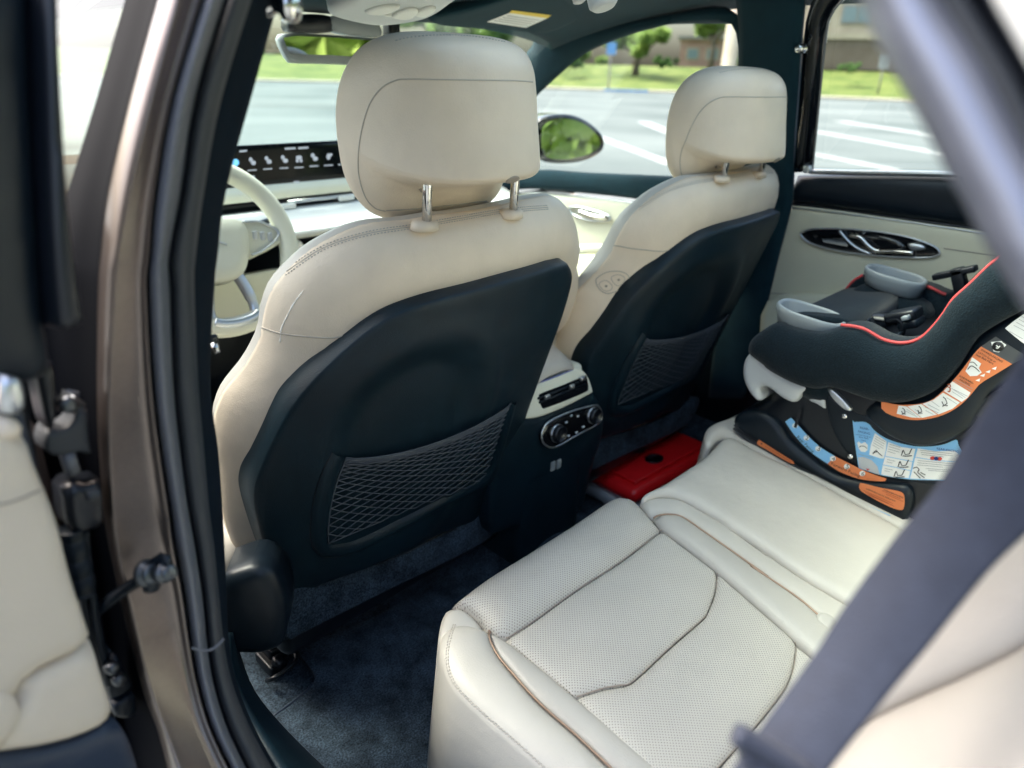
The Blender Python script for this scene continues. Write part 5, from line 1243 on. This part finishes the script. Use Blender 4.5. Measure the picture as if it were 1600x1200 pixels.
# position strip 1-6
up_ = [(320, 255), (390, 330), (470, 415), (560, 490), (650, 545), (760, 600), (860, 650), (960, 690), (1030, 713)]
dn_ = [(275, 285), (340, 380), (420, 470), (500, 540), (597, 605), (690, 665), (790, 705), (880, 728), (1000, 738)]
stp = Pl(kp_.hit(1300, 700, .0), kp_.N, kp_.U)
def stripd(name, a, b, m, pl, par=KS, h=0.0):
    A = [pl.hit(x, y, h) for x, y in resamp(cr(a, 5), 24)]; B = [pl.hit(x, y, h) for x, y in resamp(cr(b, 5), 24)]
    return loft(name, [A, B], m, par, smooth=False)
s1 = stripd("position_label", Zs([(308, 262)] + up_[:5])[0:6], Zs([(275, 285)] + dn_[1:5]), "blue", stp)
s2 = stripd("position_label", Zs(up_[4:] + [(1044, 720)]), Zs(dn_[4:] + [(1030, 735)]), "orange", stp)
for k, (x, y) in enumerate(((350, 315), (437, 408), (525, 490), (637, 565), (743, 625), (860, 678))):
    px, py = Zs([(x, y)])[0]; par = s1 if k < 3 else s2
    decal("number_spot", stp, [(px + 4.6 * math.cos(t), py + 4.2 * math.sin(t)) for t in np.linspace(0, 2 * math.pi, 16, endpoint=False)], "paper", par, h=.0004, smooth=False)
    text(str(k + 1), stp, (px - 2.2, py + 2.3), (px + 2.2, py + 4.2), "ink", par, h=.0008, name="number")
text("Rear Facing", stp, Zs([(362, 405)])[0], Zs([(484, 522)])[0], "ink", s1, h=.0005, hgt=.0062)
text("Forward Facing", stp, Zs([(622, 612)])[0], Zs([(838, 708)])[0], "ink", s2, h=.0005, hgt=.0062)
# large blue instruction label
big = Zs([(788, 300), (800, 289), (845, 286), (880, 288), (915, 308), (945, 345), (1010, 395), (1100, 435), (1250, 470), (1380, 472), (1480, 456), (1560, 424), (1582, 432), (1592, 470), (1660, 600), (1600, 732), (1440, 730), (1210, 722), (1000, 690), (870, 650), (832, 636)])
bl = decal("instruction_label", lp, big, "blue", KS, n=3, h=0.0)
def card(px, m="paper", par=bl, pl=lp, h=.0005, name="label_box"): return decal(name, pl, Zs(px), m, par, h=h, smooth=False)
card([(955, 372), (1044, 434), (1038, 500), (1022, 565), (990, 562), (912, 535), (925, 460)])
card([(1056, 440), (1160, 478), (1262, 492), (1240, 585), (1140, 565), (1034, 545)])
card([(1032, 550), (1138, 570), (1238, 590), (1226, 655), (1120, 630), (1016, 610)])
card([(1014, 615), (1118, 635), (1224, 660), (1212, 712), (1110, 708), (1002, 686)])
card([(1280, 488), (1420, 510), (1560, 505), (1620, 560), (1600, 590), (1400, 575), (1262, 552)])
card([(1260, 557), (1400, 580), (1600, 596), (1580, 728), (1400, 724), (1222, 716)])
card([(826, 556), (870, 552), (930, 575), (975, 625), (992, 688), (930, 668), (872, 648), (836, 632)], "lgp")
card([(888, 640), (918, 645), (900, 656)], "inkr", h=.0009, name="label_mark")
card([(820, 445), (835, 436), (850, 452), (880, 440), (902, 462), (900, 500), (880, 516), (850, 512), (830, 485)], "paper", h=.0006, name="label_picture")
text("REAR-", lp, Zs([(842, 338)])[0], Zs([(912, 352)])[0], "inkb", bl, h=.0006, font_bold=.012)
text("FACING:", lp, Zs([(828, 366)])[0], Zs([(922, 386)])[0], "inkb", bl, h=.0006, font_bold=.012)
text("LATCH Strap or", lp, Zs([(810, 386)])[0], Zs([(928, 408)])[0], "inkb", bl, h=.0006)
text("Seat Belt", lp, Zs([(834, 406)])[0], Zs([(906, 420)])[0], "inkb", bl, h=.0006)
text("Here", lp, Zs([(850, 430)])[0], Zs([(886, 436)])[0], "inkb", bl, h=.0006)
text("REAR-FACING", lp, Zs([(1424, 496)])[0], Zs([(1590, 520)])[0], "inkb", bl, h=.0006, font_bold=.012)
tx = MB()
def lines(x0, y0, x1, y1, n, dx, dy, w=.8):
    for k in range(n):
        f = 1 if k < n - 1 else .7
        a = Zs([(x0 + dx * k, y0 + dy * k)])[0]; b = Zs([(x0 + dx * k + (x1 - x0) * f, y0 + dy * k + (y1 - y0) * f)])[0]
        P = [lp.hit(a[0], a[1] - w / 2, .0010), lp.hit(b[0], b[1] - w / 2, .0010), lp.hit(b[0], b[1] + w / 2, .0010), lp.hit(a[0], a[1] + w / 2, .0010)]
        tx.add(P, [(0, 1, 2, 3)])
lines(960, 396, 1036, 440, 5, -6, 16); lines(1066, 456, 1150, 480, 4, -5, 18); lines(1048, 572, 1110, 585, 2, -3, 18); lines(1030, 640, 1090, 652, 2, -3, 16)
lines(1300, 502, 1540, 528, 3, 4, 16); lines(1280, 580, 1560, 606, 3, -2, 16); lines(1340, 640, 1560, 655, 2, 20, 14); lines(830, 530, 1000, 578, 1, 0, 0)
tx.build("label_print", "inkg", bl, smooth=False, kind="stuff")
pic = MB()
def sk(px, w=.0007, h=.0012, pl=lp): pic.tube([pl.hit(x, y, h) for x, y in px], w, 4)
for ox, oy in ((1205, 525), (1180, 610), (1150, 685)):
    sk(Zs([(ox - 35, oy - 25), (ox - 20, oy + 10), (ox + 10, oy + 5), (ox + 30, oy - 35)])); sk(Zs([(ox - 40, oy + 20), (ox - 10, oy + 22), (ox + 30, oy + 18)])); sk(Zs([(ox - 38, oy - 20), (ox - 50, oy + 18)]))
sk(Zs([(940, 525), (965, 500), (990, 530), (1010, 545)])); sk(Zs([(942, 530), (945, 520), (975, 512)]))
sk(cr(Zs([(1245, 640), (1270, 630), (1290, 650), (1280, 670), (1330, 710)]), 3)); sk(Zs([(1250, 665), (1300, 715)])); sk(Zs([(1300, 670), (1338, 690)]))
sk(cr(Zs([(835, 480), (855, 470), (880, 475), (895, 490)]), 3), .0005)
pic.build("label_drawing", "ink", bl, kind="stuff")
for px, m_ in ((1392, "inkr"), (1420, "inkb"), (1445, "inkr")):
    q = Zs([(px, 562 + (px - 1392) * .1)])[0]; decal("label_mark", lp, [(q[0] + 4 * math.cos(t), q[1] + 3 * math.sin(t)) for t in np.linspace(0, 6.28, 12, endpoint=False)], m_, bl, h=.0011, smooth=False)
# orange labels on the rail
rlp = Pl(kp_.hit(1380, 790, .0115), kp_.N, kp_.U)
o1 = decal("rail_label", rlp, Zs([(836, 772), (842, 758), (862, 752), (1000, 786), (1120, 808), (1168, 828), (1180, 868), (1178, 920), (1162, 954), (1100, 944), (1000, 898), (930, 860), (860, 818), (838, 792)]), "orange", KS, n=3, h=0)
text("FORWARD-FACING", rlp, Zs([(1022, 806)])[0], Zs([(1168, 866)])[0], "ink", o1, h=.0006, font_bold=.012)
text("ORIENTADO HACIA ADELANTE", rlp, Zs([(886, 796)])[0], Zs([(1108, 892)])[0], "ink", o1, h=.0006, font_bold=.012)
tx = MB()
for (x0, y0, x1, y1) in ((1006, 806, 1150, 870), (1040, 836, 1170, 890), (870, 806, 1090, 906), (880, 820, 1060, 905), (900, 838, 1100, 925)):
    a, b = Zs([(x0, y0), (x1, y1)]); tx.add([rlp.hit(a[0], a[1] - .4, .0006), rlp.hit(b[0], b[1] - .4, .0006), rlp.hit(b[0], b[1] + .4, .0006), rlp.hit(a[0], a[1] + .4, .0006)], [(0, 1, 2, 3)])
tx.build("label_print", "rust", o1, smooth=False, kind="stuff")
fpz = Pl(kp_.hit(1380, 790, .0095), kp_.N, kp_.U)
o2 = decal("rail_label", fpz, Zs([(78, 424), (100, 436), (200, 500), (300, 562), (338, 588), (332, 606), (240, 560), (140, 500), (64, 456)]), "orange", KS, n=3, h=0)
text("PARA LA ORIENTACION", fpz, Zs([(125, 478)])[0], Zs([(310, 588)])[0], "rust", o2, h=.0006)
card([(88, 446), (104, 448), (98, 462)], "ink", o2, fpz, .0006, "label_mark")
o3 = decal("rail_label", fpz, Zs([(908, 924), (1076, 996), (1062, 1018), (902, 946)]), "blue", KS, h=.004, smooth=False)
text("REAR FACING", fpz, Zs([(945, 962)])[0], Zs([(1060, 1010)])[0], "ink", o3, h=.0046, font_bold=.02)
card([(915, 935), (936, 944), (928, 954), (908, 944)], "ink", o3, fpz, .0046, "label_mark")
# curved orange label along the shell rim
cp_ = Pl(kp_.hit(1500, 620, .0215), kp_.N, kp_.U)
inn = [(0, 805), (100, 828), (200, 832), (330, 820), (420, 786), (500, 722), (560, 662), (650, 560), (720, 468), (780, 390), (835, 335)]
outr = [(0, 886), (80, 926), (200, 956), (330, 960), (480, 930), (600, 875), (700, 798), (775, 712), (830, 650), (960, 570), (1100, 485)]
px_in = [(1377, 627)] + Zo(inn); px_out = [(1377, 638)] + Zo(outr)
ol = stripd("shell_label", px_in, px_out, "orange", cp_)
gp_ = decal("shell_label", cp_, Zo([(835, 335), (960, 250), (1195, 400), (1190, 440), (1100, 485)]), "dgrey", KS, h=0, smooth=False)
decal("arrow_sign", cp_, Zo([(918, 296), (1010, 288), (1018, 300), (1050, 322), (985, 386), (940, 376)]), "paper", gp_, h=.0006, smooth=False)
c = cp_.hit(*Zo([(978, 336)])[0], .0010)
MB().lathe(c, tuple(cp_.N), [(.0075, -.0002), (.0075, .0002)], 20).build("sign_disc", "ink", gp_)
for a, b in (((962, 325), (985, 345)), ((975, 352), (995, 330)), ((960, 345), (975, 352))):
    MB().tube([cp_.hit(*Zo([a])[0], .0015), cp_.hit(*Zo([b])[0], .0015)], .0009, 5).build("sign_stroke", "paper", gp_)
def ocard(px, m="paper", h=.0005, name="label_box"): return decal(name, cp_, Zo(px), m, ol, h=h, smooth=False)
ocard([(130, 838), (200, 846), (325, 944), (240, 940), (115, 908)]); ocard([(206, 845), (325, 826), (460, 915), (330, 944)])
ocard([(335, 824), (425, 792), (510, 728), (655, 812), (590, 866), (470, 914)]); ocard([(516, 714), (590, 632), (745, 728), (720, 770), (668, 808)])
ocard([(757, 425), (835, 480), (815, 520), (840, 556), (800, 585), (740, 588), (700, 545), (715, 520), (748, 448)], name="label_picture")
for q in ((945, 518), (893, 546), (846, 578), (806, 618)):
    ocard([(q[0] - 22, q[1] + 6), (q[0] + 22, q[1] - 12), (q[0] + 14, q[1] + 16)], name="label_mark")
text("RWARD-FACING", cp_, Zo([(832, 368)])[0], Zo([(1012, 472)])[0], "ink", ol, h=.0006, font_bold=.012)
text("LATCH Strap or", cp_, Zo([(806, 388)])[0], Zo([(956, 474)])[0], "ink", ol, h=.0006, font_bold=.008)
text("Seat Belt Here", cp_, Zo([(786, 408)])[0], Zo([(934, 490)])[0], "ink", ol, h=.0006, font_bold=.008)
text("FORWARD-", cp_, Zo([(645, 592)])[0], Zo([(768, 658)])[0], "ink", ol, h=.0006, font_bold=.012)
text("FACING", cp_, Zo([(648, 622)])[0], Zo([(734, 670)])[0], "ink", ol, h=.0006, font_bold=.012)
tx = MB()
for (x0, y0, x1, y1) in ((612, 612, 760, 694), (604, 628, 752, 714), (600, 700, 720, 760), (580, 690, 700, 770), (590, 720, 680, 778), (540, 770, 630, 826), (410, 800, 480, 850), (380, 830, 480, 880), (355, 850, 470, 900), (360, 880, 430, 915), (270, 870, 320, 910), (180, 880, 290, 935), (200, 870, 270, 915)):
    a, b = Zo([(x0, y0), (x1, y1)]); tx.add([cp_.hit(a[0], a[1] - .4, .0009), cp_.hit(b[0], b[1] - .4, .0009), cp_.hit(b[0], b[1] + .4, .0009), cp_.hit(a[0], a[1] + .4, .0009)], [(0, 1, 2, 3)])
tx.build("label_print", "inkg", ol, smooth=False, kind="stuff")
pic = MB()
for ox, oy, s in ((170, 890, .7), (310, 880, .8), (520, 810, 1.0)):
    sk(Zo([(ox - 15 * s, oy + 35 * s), (ox + 25 * s, oy + 10 * s), (ox + 10 * s, oy - 30 * s), (ox - 10 * s, oy - 45 * s)]), .0006, .0012, cp_); sk(Zo([(ox - 20 * s, oy - 5 * s), (ox - 5 * s, oy + 25 * s), (ox + 30 * s, oy + 30 * s)]), .0006, .0012, cp_)
sk(cr(Zo([(720, 530), (750, 500), (790, 520), (820, 550)]), 3), .0006, .0012, cp_); sk(cr(Zo([(740, 470), (770, 470), (800, 500)]), 3), .0005, .0012, cp_)
pic.build("label_drawing", "ink", ol, kind="stuff")
pic = MB(); sk(cr(Zo([(520, 700), (545, 680), (570, 690), (565, 720), (550, 715)]), 4), .0009, .0012, cp_); sk(cr(Zo([(545, 660), (565, 655), (575, 680)]), 4), .0009, .0012, cp_)
pic.build("label_mark", "rust", ol, kind="stuff")
ws_ = decal("shell_label", cp_, Zo([(1038, 180), (1110, 120), (1200, 58), (1330, -40), (1430, 60), (1200, 312), (1120, 250)]), "paper", KS, h=0, smooth=False)
tx = MB()
for k in range(5):
    a, b = Zo([(1075 + 38 * k, 165 - 22 * k + 40), (1190 + 20 * k, 230 - 10 * k + 40)]) if k == 0 else Zo([(1090 + 22 * k, 160 - 26 * k + 20), (1230 + 10 * k, 230 - 30 * k + 20)])
    tx.add([cp_.hit(a[0], a[1] - .4, .0006), cp_.hit(b[0], b[1] - .4, .0006), cp_.hit(b[0], b[1] + .4, .0006), cp_.hit(a[0], a[1] + .4, .0006)], [(0, 1, 2, 3)])
tx.build("label_print", "inkg", ws_, smooth=False, kind="stuff")
